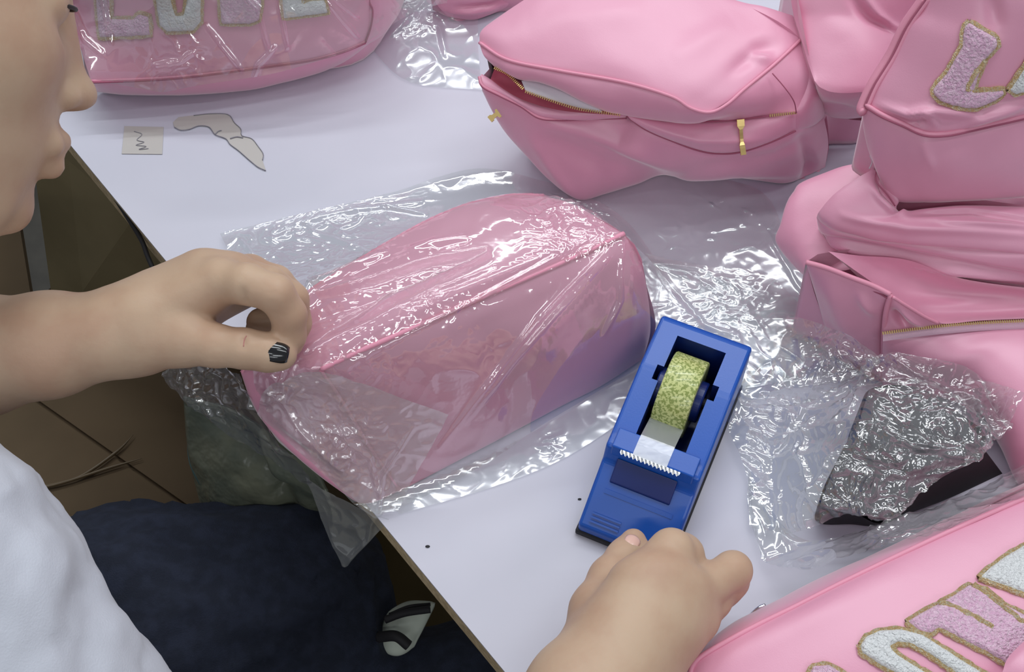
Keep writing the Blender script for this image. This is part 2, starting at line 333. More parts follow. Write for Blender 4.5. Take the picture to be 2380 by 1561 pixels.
    teeth(R, [(1150, 158, .0945), (1180, 173, .0935), (1215, 206, .0905)], 20)
    teeth(R, [(1790, 269, .084), (1850, 262, .0865)], 13)
    # pulls
    pull(R, [(1721, 277, .085), (1722, 300, .080), (1724, 330, .073), (1728, 360, .068)])
    pull(R, [(1160, 262, .070), (1148, 270, .069), (1138, 278, .068)], .0028)
    return R
def teeth(R, line, n):
    p = cr(W3(line), n); V = []; Fc = []
    cu = [(-1, -1, -1), (1, -1, -1), (1, 1, -1), (-1, 1, -1), (-1, -1, 1), (1, -1, 1), (1, 1, 1), (-1, 1, 1)]
    fs = [(3, 2, 1, 0), (4, 5, 6, 7), (0, 1, 5, 4), (1, 2, 6, 5), (2, 3, 7, 6), (3, 0, 4, 7)]
    for i in range(n):
        t = Vector(p[min(i + 1, n - 1)] - p[max(i - 1, 0)]).normalized(); s = t.cross(Vector((0, -.5, .85))).normalized(); w = t.cross(s)
        o = len(V)
        for c in cu: V.append(Vector(p[i]) + t * c[0] * .00035 + s * c[1] * .0009 + w * c[2] * .0005)
        Fc += [tuple(o + j for j in f) for f in fs]
    ob = mesh('zipper_teeth', V, Fc, GOLD, R, False); ob['kind'] = 'stuff'; return ob
def pull(R, line, w=.0022):
    p = cr(W3(line), 12); V = []; Fc = []
    for i in range(12):
        t = Vector(p[min(i + 1, 11)] - p[max(i - 1, 0)]).normalized(); s = t.cross(Vector((0, -.45, .9))).normalized(); q = s.cross(t)
        k = w * (1.1 if i < 3 else .5 if i < 8 else .8)
        for a, b in ((-1, -1), (1, -1), (1, 1), (-1, 1)): V.append(Vector(p[i]) + s * a * k + q * b * .0008)
    for i in range(11):
        for j in range(4): Fc.append((i * 4 + j, i * 4 + (j + 1) % 4, (i + 1) * 4 + (j + 1) % 4, (i + 1) * 4 + j))
    Fc += [(3, 2, 1, 0), (44, 45, 46, 47)]
    return mesh('zipper_pull', V, Fc, GOLD, R, False)
bagB_R = bagB()

# ---- letters laid on a surface
def letter(R, bv, poly, mat, holes=(), lines=(), lift=.0012, thick=.0028, name='letter_patch'):
    """varsity letter: fluffy chenille field inside a gold glitter border; outline in photograph pixels, thrown onto the panel"""
    step = 5.0
    xs = [q[0] for q in poly]; ys = [q[1] for q in poly]
    X, Y = np.meshgrid(np.arange(min(xs), max(xs) + step, step), np.arange(min(ys), max(ys) + step, step))
    def inside(pl):
        c = np.zeros(X.shape, bool); n = len(pl)
        for i in range(n):
            x1, y1 = pl[i]; x2, y2 = pl[(i + 1) % n]
            k = ((y1 > Y) != (y2 > Y)) & (X < (x2 - x1) * (Y - y1) / (y2 - y1 + 1e-9) + x1); c ^= k
        return c
    m = inside(poly)
    for h in holes: m &= ~inside(h)
    D, _ = segdist(X, Y, list(poly) + [poly[0]])
    for h in holes: D = np.minimum(D, segdist(X, Y, list(h) + [h[0]])[0])
    V = []; Fc = []; idx = -np.ones(X.shape, int)
    rnd = random.Random(len(poly))
    cells = m[:-1, :-1] | m[1:, :-1] | m[:-1, 1:] | m[1:, 1:]
    need = np.zeros(X.shape, bool)
    for a in (0, 1):
        for b in (0, 1): need[a:a + cells.shape[0], b:b + cells.shape[1]] |= cells
    for j, i in np.argwhere(need):
        x, y = X[j, i], Y[j, i]
        if not m[j, i]:   # pull outside vertices back to the outline
            best = 1e9
            for pl in [poly] + list(holes):
                for k in range(len(pl)):
                    ax, ay = pl[k]; bx, by = pl[(k + 1) % len(pl)]; dx, dy = bx - ax, by - ay
                    t = max(0, min(1, ((x - ax) * dx + (y - ay) * dy) / (dx * dx + dy * dy + 1e-9))); qx, qy = ax + t * dx, ay + t * dy
                    d = (qx - x) ** 2 + (qy - y) ** 2
                    if d < best: best = d; q = (qx, qy)
            x, y = q; dd = 0
        else: dd = D[j, i]
        pt, nn = hitpx(bv, x, y)
        if pt is None: continue
        k = min(1, dd / 9); hgt = lift + thick * math.sqrt(k) + (rnd.random() - .5) * .0010 * (k > .3)
        idx[j, i] = len(V); V.append(pt + nn * hgt)
    for j, i in np.argwhere(cells):
        f = (idx[j, i], idx[j, i + 1], idx[j + 1, i + 1], idx[j + 1, i])
        if min(f) >= 0: Fc.append(f)
    if not V: return
    root = mesh(name, V, Fc, mat, R)
    mo = root.modifiers.new('s', 'SUBSURF'); mo.levels = 0; mo.render_levels = 1
    # gold border: a bumpy cord along each outline
    for ln, cl in [(poly, True)] + [(h, True) for h in holes] + [(l, False) for l in lines]:
        pts = []
        ln = list(ln) + ([ln[0]] if cl else [])
        for k in range(len(ln) - 1):
            L = math.hypot(ln[k + 1][0] - ln[k][0], ln[k + 1][1] - ln[k][1]); n = max(1, int(L / 9))
            for s in range(n):
                t = s / n; q, nn = hitpx(bv, ln[k][0] * (1 - t) + ln[k + 1][0] * t, ln[k][1] * (1 - t) + ln[k + 1][1] * t, .0012 if cl else .0035)
                if q is not None: pts.append(q)
        q, nn = hitpx(bv, *ln[-1], .0012)
        if q is not None: pts.append(q)
        if len(pts) < 3: continue
        V = []; Fc = []; k = 6
        n = len(pts)
        for i in range(n):
            t = (pts[min(i + 1, n - 1)] - pts[max(0, i - 1)]).normalized(); a = t.cross(Vector((.1, -.5, .85))).normalized(); b = t.cross(a)
            for j in range(k):
                r = .00140 * (1 + .45 * (rnd.random() - .5)); an = 2 * PI * j / k; V.append(pts[i] + (a * math.cos(an) * 1.25 + b * math.sin(an) * .8) * r)
        for i in range(n - 1):
            for j in range(k): Fc.append((i * k + j, i * k + (j + 1) % k, (i + 1) * k + (j + 1) % k, (i + 1) * k + j))
        e = mesh('glitter_edge', V, Fc, GLIT, R, False)
        setpar(e, R)
    return root
BAGP = {}
# ---- bag A : wrapped letter bag, top left
def bagA():
    R = empty('lettered_bag', P(520, 60, 0), 'pink lettered bag lying in clear film at the top left, next to the face', 'bag')
    seam = [(212, 190, .035), (330, 186, .034), (430, 179, .033), (550, 164, .032), (640, 152, .031), (720, 140, .030), (790, 122, .030), (850, 98, .030)]
    top = [(110, -260, .12), (500, -270, .13), (860, -290, .12)]
    fp = panel('front_panel', PINK, R, top, seam, [top[0], (140, -80, .09), (165, 30, .06), (190, 120, .045), seam[0]], [top[-1], (856, -100, .09), (864, 20, .055), (862, 62, .042), seam[-1]], .010, 110, 70,
          [([(880, -50), (800, 60)], 14, -.002)], .0016, 14, 11)
    out = [(224, 214, .002), (300, 217, .001), (400, 217, .001), (500, 213, .001), (600, 200, .001), (700, 176, .001), (790, 143, .002), (860, 100, .02)]
    g = panel('gusset', PINK, R, seam, out, [seam[0], out[0]], [seam[-1], out[-1]], .006, 90, 14, (), .001, 24, 12)
    sd = panel('end_panel', PINK, R, [top[-1], (856, -100, .09), (864, 20, .055), (862, 62, .042), seam[-1]], [(960, -280, .06), (960, -100, .03), (935, 0, .012), (905, 60, .008), (860, 100, .02)], [top[-1], (960, -280, .06)], [seam[-1], (860, 100, .02)], .008, 40, 16, (), .0015, 24, 13)
    closed('back_panel', PINK, R, [(110, -260, .12), (500, -270, .13), (860, -290, .12), (960, -280, .06), (935, 0, .012), (860, 100, .02), (700, 172, .003), (400, 213, .002), (224, 210, .003), (190, 120, .045), (140, -80, .09)], .001, .93)
    tubeline('piping', [(q[0], q[1] - 2, q[2] + .001) for q in seam], .0010, PINK_P, R, 90)
    tubeline('seam', [(q[0], q[1] + 2, q[2] + .001) for q in seam], .0007, SEAM, R, 90)
    tubeline('seam', [(850, -200, .105), (855, -60, .078), (858, 0, .062), (866, 25, .055), (862, 62, .0435), (850, 98, .031)], .0007, SEAM, R, 60)
    bv = bvh_of([fp])
    letter(R, bv, [(215, -95), (275, -95), (268, -60), (258, -50), (262, 42), (312, 42), (325, 28), (350, 35), (353, 83), (233, 90), (228, 40), (222, -50), (212, -62)], CHP)
    letter(R, bv, [(380, -90), (455, -90), (469, -60), (469, 50), (450, 72), (390, 74), (372, 58), (363, 0), (363, -60)], CHW, [[(402, -60), (434, -60), (434, 0), (427, 32), (411, 33), (402, 0)]])
    letter(R, bv, [(505, -90), (545, -90), (560, -10), (575, -90), (612, -90), (608, 20), (603, 46), (580, 55), (515, 55), (510, 0)], CHP)
    letter(R, bv, [(650, -90), (760, -90), (764, -60), (700, -60), (700, -40), (740, -40), (740, -20), (700, -18), (702, 6), (722, -4), (755, -4), (762, 28), (658, 42), (654, 0)], CHW)
    BAGP['A'] = [fp, g, sd]; return R
bagA()
# ---- small pouch corner, top
def bagS():
    R = empty('cosmetic_bag', P(1100, 0, 0), 'rumpled pink bag corner at the top edge, left of the half unzipped bag', 'bag')
    a = panel('front_panel', PINK, R, [(985, -90, .05), (1100, -110, .06), (1230, -90, .05)], [(1040, 38, .004), (1065, 43, .002), (1100, 46, .001), (1140, 34, .002), (1215, 2, .004)], [(985, -90, .05), (1010, 0, .02), (1040, 38, .004)], [(1230, -90, .05), (1235, -40, .02), (1215, 2, .004)], .006, 40, 30,
              [([(1060, 10), (1130, 5), (1190, -10)], 6, -.004), ([(1050, 25), (1150, 15)], 6, .003), ([(1080, -20), (1200, -30)], 8, -.003)], .002, 30, 21)
    closed('back_panel', PINK, R, [(985, -90, .05), (1100, -110, .06), (1230, -90, .05), (1215, 0, .004), (1100, 42, .002), (1040, 36, .004)], .001, .9)
    BAGP['S'] = [a]
bagS()
# ---- bag C : lobe behind, top right
def bagC():
    R = empty('cosmetic_bag', P(2000, 120, 0), 'plain pink bag leaning between the half unzipped bag and the lettered bag at top right', 'bag')
    a = panel('front_panel', PINK, R, [(1834, -120, .15), (2000, -140, .16), (2230, -120, .17)], [(1893, 188, .108), (1908, 204, .106), (1935, 214, .105), (1975, 216, .105), (2040, 210, .105)],
          [(1834, -120, .15), (1838, -10, .13), (1846, 40, .12), (1860, 85, .115), (1878, 145, .110), (1893, 188, .108)], [(2230, -120, .17), (2140, 60, .12), (2040, 210, .105)], .010, 60, 50,
          [([(1970, -20), (2020, 50), (2080, 80)], 14, -.005), ([(2000, -20), (2060, 60), (2090, 80)], 10, .004), ([(1900, 60), (2050, 150)], 40, .002)], .002, 16, 31)
    b = panel('gusset', PINK, R, [(1893, 188, .108), (1935, 214, .105), (2040, 210, .105)], [(1912, 262, .05), (1950, 272, .04), (2050, 268, .04)], [(1893, 188, .108), (1912, 262, .05)], [(2040, 210, .105), (2050, 268, .04)], .004, 30, 14, [([(1910, 235), (1990, 245)], 8, -.004)], .0015, 30, 32)
    closed('back_panel', PINK, R, [(1834, -120, .15), (2000, -140, .16), (2230, -120, .17), (2180, 60, .05), (2050, 262, .03), (1930, 262, .04), (1893, 188, .100)], .002, .9)
    tubeline('buckle', [(1972, 232, .075), (1982, 228, .078), (1992, 232, .077), (1994, 240, .073), (1984, 241, .071), (1974, 236, .073)], .0011, METAL, R, 24)['label'] = 'small steel ring'
    BAGP['C'] = [a, b]
bagC()
# ---- bag D : lettered, top right
def bagD():
    R = empty('lettered_bag', P(2250, 200, 0), 'pink lettered bag propped on top of the stack at the upper right', 'bag')
    L = [(2210, -200, .26), (2155, -5, .215), (2110, 60, .20), (2075, 130, .185), (2035, 195, .172), (2012, 245, .162)]
    B = [(2012, 245, .162), (2050, 268, .162), (2100, 290, .161), (2148, 311, .160), (2200, 312, .160), (2260, 300, .161), (2330, 284, .163), (2480, 250, .165)]
    fp = panel('front_panel', PINK, R, [(2210, -200, .26), (2350, -220, .265), (2520, -200, .27)], B, L, [(2520, -200, .27), (2510, 0, .23), (2480, 250, .165)], .008, 80, 70,
          [([(2030, 245), (2110, 268), (2170, 255), (2260, 262)], 11, .006), ([(2040, 258), (2120, 285), (2160, 275)], 8, -.005), ([(2150, 262), (2175, 290)], 8, .004), ([(2240, 290), (2300, 262), (2380, 235)], 14, .006), ([(2300, -20), (2310, 60)], 20, -.003)], .0015, 16, 41)
    out = [(2000, 262, .15), (2012, 320, .135), (2032, 380, .12), (2058, 430, .11), (2090, 469, .102), (2150, 470, .100), (2240, 464, .10), (2380, 456, .10), (2500, 445, .10)]
    lo = panel('gusset', PINK, R, B, [out[3], (2075, 455, .104)] + out[4:], [B[0], (2005, 275, .150), (2022, 350, .128), out[3]], [B[-1], out[-1]], .012, 100, 36, [([(2150, 315), (2160, 360)], 10, .002)], .0014, 18, 42)
    closed('back_panel', PINK, R, [(2210, -200, .26), (2350, -220, .265), (2520, -200, .27), (2510, 0, .20), (2500, 440, .10), (2240, 462, .10), (2095, 465, .102), (2058, 425, .11), (2022, 340, .13), (2006, 262, .15), (2035, 195, .165), (2110, 60, .195)], .098, .93)
    tubeline('piping', [(q[0] - 9, q[1] + 3, q[2] - .002) for q in L[1:]] + [(2008, 262, .159)], .0030, PINK_P, R, 80)
    tubeline('piping', [(q[0] + 4, q[1] + 2, q[2] + .001) for q in L[1:]], .0014, PINK_P, R, 80)
    tubeline('piping', [(q[0], q[1] - 2, q[2] + .0015) for q in B], .0014, PINK_P, R, 90)
    tubeline('seam', [(q[0], q[1] + 4, q[2] + .001) for q in B], .0007, SEAM, R, 90)
    tubeline('seam', [(q[0] - 2, q[1] + 2, q[2] + .0012) for q in L[1:]], .0006, SEAM, R, 90)
    bv = bvh_of([fp])
    letter(R, bv, [(2254, 49), (2285, 68), (2316, 87), (2318, 105), (2300, 125), (2290, 135), (2275, 170), (2268, 192), (2262, 210), (2285, 208), (2330, 204), (2332, 216), (2310, 232), (2292, 240), (2268, 250), (2248, 255), (2225, 252), (2205, 246), (2185, 234), (2169, 218), (2168, 207), (2180, 190), (2199, 169), (2218, 135), (2237, 103), (2237, 80), (2243, 58)], CHP,
           (), [[(2288, 135), (2262, 165), (2246, 200), (2262, 208)]])
    letter(R, bv, [(2341, 205), (2352, 190), (2375, 155), (2410, 100), (2480, 90), (2480, 180), (2400, 205), (2357, 217)], CHW)
    BAGP['D'] = [fp, lo]
bagD()
# ---- bag E : middle of the stack
def bagE():
    R = empty('cosmetic_bag', P(2200, 560, 0), 'folded pink bag squeezed in the middle of the stack, under the lettered one', 'bag')
    m = [(1898, 505, .088), (1915, 522, .088), (1960, 540, .088), (2100, 560, .088), (2240, 578, .088), (2500, 600, .088)]
    tp = panel('top_panel', PINK, R, [(2030, 392, .115), (2065, 425, .112), (2086, 460, .105), (2096, 495, .098), (2240, 478, .100), (2500, 485, .10)], m, [(2030, 392, .115), (1990, 415, .112), (1940, 450, .105), (1905, 490, .095), (1898, 505, .088)], [(2500, 485, .10), (2500, 600, .088)], .007, 90, 40,
               [([(2040, 400), (2050, 450), (2085, 492)], 9, -.006), ([(2060, 410), (2090, 450), (2096, 490)], 8, .008), ([(2025, 440), (2060, 480), (2100, 505)], 9, .004), ([(2100, 505), (2250, 500), (2380, 520)], 7, -.003), ([(2180, 520), (2380, 530)], 7, .003), ([(1960, 500), (2100, 530), (2380, 550)], 9, .003)], .0014, 22, 51)
    lo = [(1900, 520, .080), (1915, 545, .074), (1950, 580, .068), (2020, 592, .066), (2110, 602, .065), (2180, 622, .063), (2250, 646, .060), (2380, 664, .058), (2520, 680, .058)]
    fr = panel('front_panel', PINK, R, m, lo, [m[0], lo[0]], [m[-1], lo[-1]], .006, 100, 24,
               [([(1920, 545), (2100, 575), (2380, 625)], 6, -.005), ([(1940, 560), (2100, 590), (2250, 620), (2400, 645)], 6, .004), ([(2050, 590), (2220, 620), (2400, 650)], 5, -.003)], .0010, 24, 52)
    bk = closed('back_panel', PINK, R, [(2030, 392, .113), (2250, 300, .10), (2520, 300, .10), (2520, 660, .056), (2380, 655, .056), (2110, 596, .063), (1950, 574, .067), (1900, 515, .08), (1940, 450, .10)], .062, .95)
    tubeline('seam', [(2038, 392, .118), (2036, 420, .1165), (2062, 452, .112), (2080, 478, .105)], .0005, SEAM, R, 30)
    tubeline('seam', [(1925, 540, .083), (2000, 556, .082), (2120, 572, .0815), (2240, 590, .081), (2400, 612, .080)], .0005, SEAM, R, 60)
    tubeline('loose_thread', [(2022, 362, .125), (2027, 376, .121), (2020, 392, .117)], .0003, WTAPE, R, 14)
    BAGP['E'] = [tp, fr]
bagE()
# ---- bag F : open bag at the bottom of the stack
def bagF():
    R = empty('cosmetic_bag', P(2150, 760, 0), 'wide open pink bag at the bottom of the stack, long pale zipper along its front', 'bag')
    fl = panel('lid_panel', PINK, R, [(2003, 378, .085), (1960, 386, .080), (1920, 400, .075), (1862, 424, .070), (1845, 445, .068), (1838, 475, .064)], [(2060, 560, .075), (1990, 620, .070), (1925, 632, .065), (1895, 650, .060), (1880, 648, .05), (1862, 632, .045)],
          [(2003, 378, .085), (2050, 460, .08), (2060, 560, .075)], [(1838, 475, .064), (1815, 520, .058), (1802, 556, .050), (1822, 590, .045), (1862, 632, .045)], .006, 50, 50, (), .0015, 18, 61)
    c0 = [(1873, 609, .086), (1920, 622, .086), (1980, 645, .086), (2030, 664, .086), (2070, 684, .086)]
    lp = panel('side_panel', PINK, R, c0, [(1962, 830, .012), (2000, 850, .006), (2052, 880, .002)], [c0[0], (1885, 650, .07), (1905, 715, .045), (1922, 770, .028), (1962, 830, .012)], [c0[-1], (2058, 730, .065), (2052, 800, .035), (2052, 880, .002)], .007, 40, 50,
               [([(2000, 670), (2045, 720)], 10, .003), ([(1920, 640), (1990, 760)], 26, .003)], .0012, 20, 62)
    zp = [(2052, 773, .055), (2120, 764, .056), (2200, 755, .057), (2290, 748, .057), (2380, 744, .057), (2520, 738, .058)]
    inn = panel('lining', PINK, R, [(1925, 584, .088), (2000, 594, .082), (2110, 604, .078), (2250, 650, .070), (2520, 684, .066)], [(2070, 686, .085), (2110, 708, .078), (2150, 730, .070), (2190, 752, .060), (2290, 744, .058), (2520, 734, .058)],
                [(1925, 584, .088), (1990, 630, .084), (2070, 686, .085)], [(2520, 684, .066), (2520, 734, .058)], -.016, 80, 30, [([(2100, 690), (2200, 700), (2400, 700)], 14, .003)], .0015, 24, 63, .7)
    tri = panel('folded_corner', PINK, R, [(2070, 686, .086), (2110, 708, .079), (2150, 730, .071), (2190, 752, .061)], [(2052, 773, .055), (2100, 768, .056), (2190, 754, .058)], [(2070, 686, .086), (2058, 730, .068), (2052, 773, .055)], [(2190, 752, .061), (2190, 754, .058)], .003, 30, 24,
                [([(2075, 720), (2110, 760)], 9, -.007), ([(2090, 710), (2140, 750)], 7, .003)], .001, 30, 64)
    lf = panel('front_panel', PINK, R, [(q[0], q[1] + 14, q[2] - .004) for q in zp], [(2052, 900, .001), (2200, 925, .001), (2305, 975, .001), (2345, 1060, .001), (2400, 1160, .001), (2580, 1200, .001)], [(2052, 787, .051), (2050, 850, .02), (2052, 900, .001)], [(2520, 752, .054), (2560, 960, .05), (2580, 1200, .001)], .010, 80, 50,
               [([(2100, 830), (2300, 810)], 24, .003)], .0015, 18, 65)
    tp = panel('zipper_tape', LTAPE, R, [(q[0], q[1], q[2] + .0015) for q in zp], [(q[0], q[1] + 20, q[2] - .002) for q in zp], [(zp[0][0], zp[0][1], zp[0][2] + .0015), (zp[0][0], zp[0][1] + 20, zp[0][2] - .002)], [(zp[-1][0], zp[-1][1], zp[-1][2] + .0015), (zp[-1][0], zp[-1][1] + 20, zp[-1][2] - .002)], .001, 60, 6, (), .0001, 30, 66)
    teeth(R, [(q[0], q[1] + 1, q[2] + .003) for q in zp], 90)
    closed('back_panel', PINK, R, [(1873, 609, .084), (1925, 586, .084), (2200, 560, .055), (2540, 560, .055), (2560, 700, .05), (2580, 1190, .002), (2400, 1150, .002), (2340, 1055, .002), (2300, 975, .002), (2200, 920, .002), (2052, 890, .002), (1962, 826, .012), (1905, 715, .044)], .001, .95)
    tubeline('piping', [(q[0], q[1], q[2] + .001) for q in c0], .0016, PINK_P, R, 40)
    tubeline('piping', [(2070, 684, .087), (2058, 730, .070), (2053, 800, .039), (2053, 870, .006)], .0016, PINK_P, R, 40)
    tubeline('piping', [(2075, 690, .087), (2110, 712, .080), (2150, 736, .071), (2180, 750, .064)], .0011, PINK_P, R, 30)
    tubeline('seam', [(1880, 625, .0795), (1920, 636, .0815), (1980, 656, .082), (2040, 680, .083), (2062, 692, .084)], .0006, SEAM, R, 40)
    tubeline('seam', [(2062, 730, .067), (2059, 800, .037), (2060, 870, .006)], .0005, SEAM, R, 30)
    BAGP['F'] = [fl, lp, lf, tri, inn]
bagF()
# ---- bag G : lettered, bottom right
def bagG():
    R = empty('lettered_bag', P(2150, 1450, 0), 'pink lettered bag lying flat at the bottom right, below the crumpled film', 'bag')
    U = [(1604, 1585, .050), (1606, 1555, .050), (1625, 1528, .052), (1680, 1495, .055), (1760, 1452, .058), (1850, 1408, .060), (1940, 1362, .062), (2030, 1318, .064), (2110, 1280, .065), (2200, 1238, .066), (2330, 1180, .066), (2560, 1080, .068)]
    fp = panel('front_panel', PINK, R, U, [(1700, 1800, .045), (1900, 1850, .05), (2200, 1850, .05), (2560, 1800, .05)], [U[0], (1620, 1680, .048), (1700, 1800, .045)], [U[-1], (2580, 1400, .07), (2560, 1800, .05)], .012, 110, 80, [([(1650, 1560), (1900, 1430), (2100, 1330)], 40, .002)], .0014, 12, 71)
    out = [(1598, 1600, .03), (1600, 1550, .034), (1640, 1500, .036), (1700, 1455, .030), (1790, 1410, .022), (1870, 1366, .018), (1960, 1325, .016), (2060, 1282, .016), (2200, 1215, .014), (2330, 1150, .012), (2560, 1040, .01)]
    g = panel('gusset', PINK, R, U, out, [U[0], out[0]], [U[-1], out[-1]], .004, 100, 14, (), .0008, 24, 72)
    closed('back_panel', PINK, R, [(1604, 1600, .045), (1640, 1515, .045), (1850, 1400, .05), (2110, 1275, .055), (2560, 1070, .06), (2580, 1400, .06), (2560, 1800, .045), (2200, 1850, .045), (1900, 1850, .045), (1700, 1800, .042)], .001, .97)
    tubeline('piping', [(q[0], q[1], q[2] + .0014) for q in U], .0015, PINK_P, R, 120)
    tubeline('seam', [(q[0] + 1, q[1] + 4, q[2] + .0012) for q in U[7:11]], .0008, SEAM, R, 60)
    tubeline('seam', [(q[0] + 1, q[1] + 4, q[2] + .0014) for q in U[1:5]], .0005, SEAM, R, 60)
    tubeline('zipper_pull', [(1738, 1440, .022), (1750, 1425, .024), (1765, 1412, .026), (1778, 1406, .026)], .0012, STEEL, R, 16)['label'] = 'small silver pull'
    bv = bvh_of([fp])
    letter(R, bv, [(1998, 1500), (2013, 1480), (2043, 1467), (2092, 1463), (2142, 1476), (2192, 1507), (2246, 1542), (2310, 1580), (2370, 1625), (2380, 1660), (2340, 1680), (2290, 1675), (2200, 1625), (2073, 1562), (2043, 1547), (2000, 1518)], CHW,
           [[(2068, 1505), (2087, 1496), (2112, 1498), (2157, 1522), (2197, 1550), (2250, 1585), (2290, 1620), (2270, 1630), (2200, 1592), (2130, 1550), (2085, 1522)]])
    letter(R, bv, [(2105, 1447), (2140, 1426), (2178, 1406), (2215, 1385), (2250, 1361), (2290, 1372), (2330, 1405), (2380, 1430), (2450, 1470), (2440, 1515), (2400, 1540), (2370, 1560), (2330, 1542), (2296, 1521), (2235, 1490), (2180, 1462), (2162, 1476), (2135, 1470)], CHP,
           (), [[(2180, 1406), (2215, 1418), (2265, 1442), (2308, 1464)], [(2258, 1364), (2300, 1395), (2378, 1455)]])
    letter(R, bv, [(2273, 1346), (2290, 1328), (2330, 1298), (2380, 1268), (2440, 1235), (2500, 1260), (2500, 1400), (2440, 1410), (2380, 1383), (2330, 1365)], CHW)
    letter(R, bv, [(1876, 1572), (1890, 1548), (1925, 1545), (1945, 1556), (1980, 1580), (2020, 1620), (2000, 1660), (1900, 1640), (1870, 1610)], CHP)
    # strap at the right bottom
    panel('strap', PINK, R, [(2330, 1561, .088), (2345, 1525, .088), (2400, 1470, .088)], [(2420, 1650, .086), (2440, 1600, .086), (2500, 1540, .086)], [(2330, 1561, .088), (2420, 1650, .086)], [(2400, 1470, .088), (2500, 1540, .086)], .006, 20, 14, (), .001, 30, 73)
    BAGP['G'] = [fp, g]
bagG()
# ---- bag H : centre, being wrapped
def bagH():
    R = empty('cosmetic_bag', P(1050, 850, 0), 'plain pink box-shaped bag being wrapped in clear film under the hand', 'bag')
    rid = [(745, 858, .090), (830, 818, .092), (960, 762, .095), (1100, 700, .097), (1250, 635, .098), (1370, 582, .097), (1450, 543, .094)]
    bk = [(560, 866, .070), (620, 780, .078), (700, 690, .083), (830, 606, .088), (980, 520, .090), (1080, 478, .088), (1180, 455, .085), (1262, 455, .082)]
    rt = [(1262, 455, .082), (1320, 470, .086), (1380, 500, .090), (1450, 543, .094)]
    lt = [(560, 866, .070), (610, 862, .078), (680, 860, .086), (745, 858, .090)]
    tp = panel('top_panel', PINK, R, bk, rid, lt, rt, .006, 100, 50, [([(760, 830), (1000, 720), (1250, 610), (1420, 540)], 11, .002), ([(730, 760), (900, 660), (1150, 560)], 30, .003), ([(1100, 500), (1300, 560)], 40, .002)], .0014, 14, 81)
    bs = [(930, 1140, .001), (1000, 1104, .001), (1150, 1026, .001), (1300, 946, .001), (1400, 895, .001), (1496, 832, .002)]
    fp = panel('front_panel', PINK, R, rid, bs, [rid[0], (800, 940, .06), (860, 1040, .03), bs[0]], [rid[-1], (1482, 585, .085), (1500, 650, .07), (1512, 760, .03), bs[-1]], .008, 100, 60,
               [([(1440, 560), (1300, 720), (1050, 950)], 26, .003), ([(1440, 560), (1460, 680), (1450, 800)], 18, .002), ([(1100, 740), (1200, 900)], 40, -.002)], .0014, 14, 82)
    eo = [(560, 866, .070), (575, 910, .058), (600, 965, .044), (660, 1030, .030), (730, 1095, .016), (800, 1148, .006), (850, 1172, .002), (900, 1160, .001), (930, 1140, .001)]
    ep = panel('end_panel', PINK, R, lt, [(600, 965, .044), (680, 1050, .026), (790, 1140, .007), (850, 1170, .001), (930, 1140, .001)], [lt[0], (575, 910, .058), (600, 965, .044)], [rid[0], (800, 940, .06), (860, 1040, .03), bs[0]], .006, 40, 40, [([(640, 980), (740, 1060), (830, 1140)], 12, -.003), ([(660, 960), (760, 1040)], 12, .004)], .0014, 20, 83)
    closed('back_panel', PINK, R, [(560, 866, .070), (700, 690, .083), (980, 520, .090), (1180, 455, .085), (1262, 455, .082), (1450, 543, .094), (1500, 650, .07), (1496, 828, .003), (1150, 1020, .002), (930, 1136, .002), (850, 1165, .003), (730, 1092, .017), (600, 962, .044)], .0015, .95)
    tubeline('piping', [(q[0], q[1], q[2] + .001) for q in rid], .0017, PINK_P, R, 90)
    tubeline('piping', [(q[0] + 2, q[1], q[2]) for q in bk], .0013, PINK_P, R, 90)
    tubeline('piping', [(745, 858, .091), (800, 940, .062), (860, 1040, .032), (930, 1140, .002)], .0012, PINK_P, R, 50)
    BAGP['H'] = [tp, fp, ep]
bagH()

# ================================================================== clear film
def drape_field(objs, x0, x1, y0, y1, h=.003, slope=1.5, it=50, base=None):
    bv = bvh_of(objs); nx = int((x1 - x0) / h) + 1; ny = int((y1 - y0) / h) + 1
    H = np.full((ny, nx), -9.0); xs = x0 + np.arange(nx) * h; ys = y0 + np.arange(ny) * h
    for j in range(ny):
        for i in range(nx):
            r = bv.ray_cast(Vector((xs[i], ys[j], TZ + .5)), Vector((0, 0, -1)))
            if r[0] is not None: H[j, i] = r[0].z
    # the worktop itself
    XX, YY = np.meshgrid(xs, ys); inn = (XX - E0.x) * EN.x + (YY - E0.y) * EN.y > 0
    H0 = np.where(inn, np.maximum(H, TZ + .0008), H); H = H0.copy()
    for k in range(it):
        s = slope * h * (1 + .0 * k)
        for a, b in ((0, 1), (0, -1), (1, 0), (-1, 0)):
            H = np.maximum(H, np.roll(H, (a, b), (0, 1)) - s)
        for a, b in ((1, 1), (1, -1), (-1, 1), (-1, -1)):
            H = np.maximum(H, np.roll(H, (a, b), (0, 1)) - s * 1.414)
    for k in range(4):
        H = (H * 4 + np.roll(H, 1, 0) + np.roll(H, -1, 0) + np.roll(H, 1, 1) + np.roll(H, -1, 1)) / 8
    H = np.maximum(H, H0)
    def f(X, Y):
        a = np.clip((X - x0) / h, 0, nx - 1.001); b = np.clip((Y - y0) / h, 0, ny - 1.001); i = a.astype(int); j = b.astype(int); a = a - i; b = b - j
        return H[j, i] * (1 - a) * (1 - b) + H[j, i + 1] * a * (1 - b) + H[j + 1, i] * (1 - a) * b + H[j + 1, i + 1] * a * b
    return f
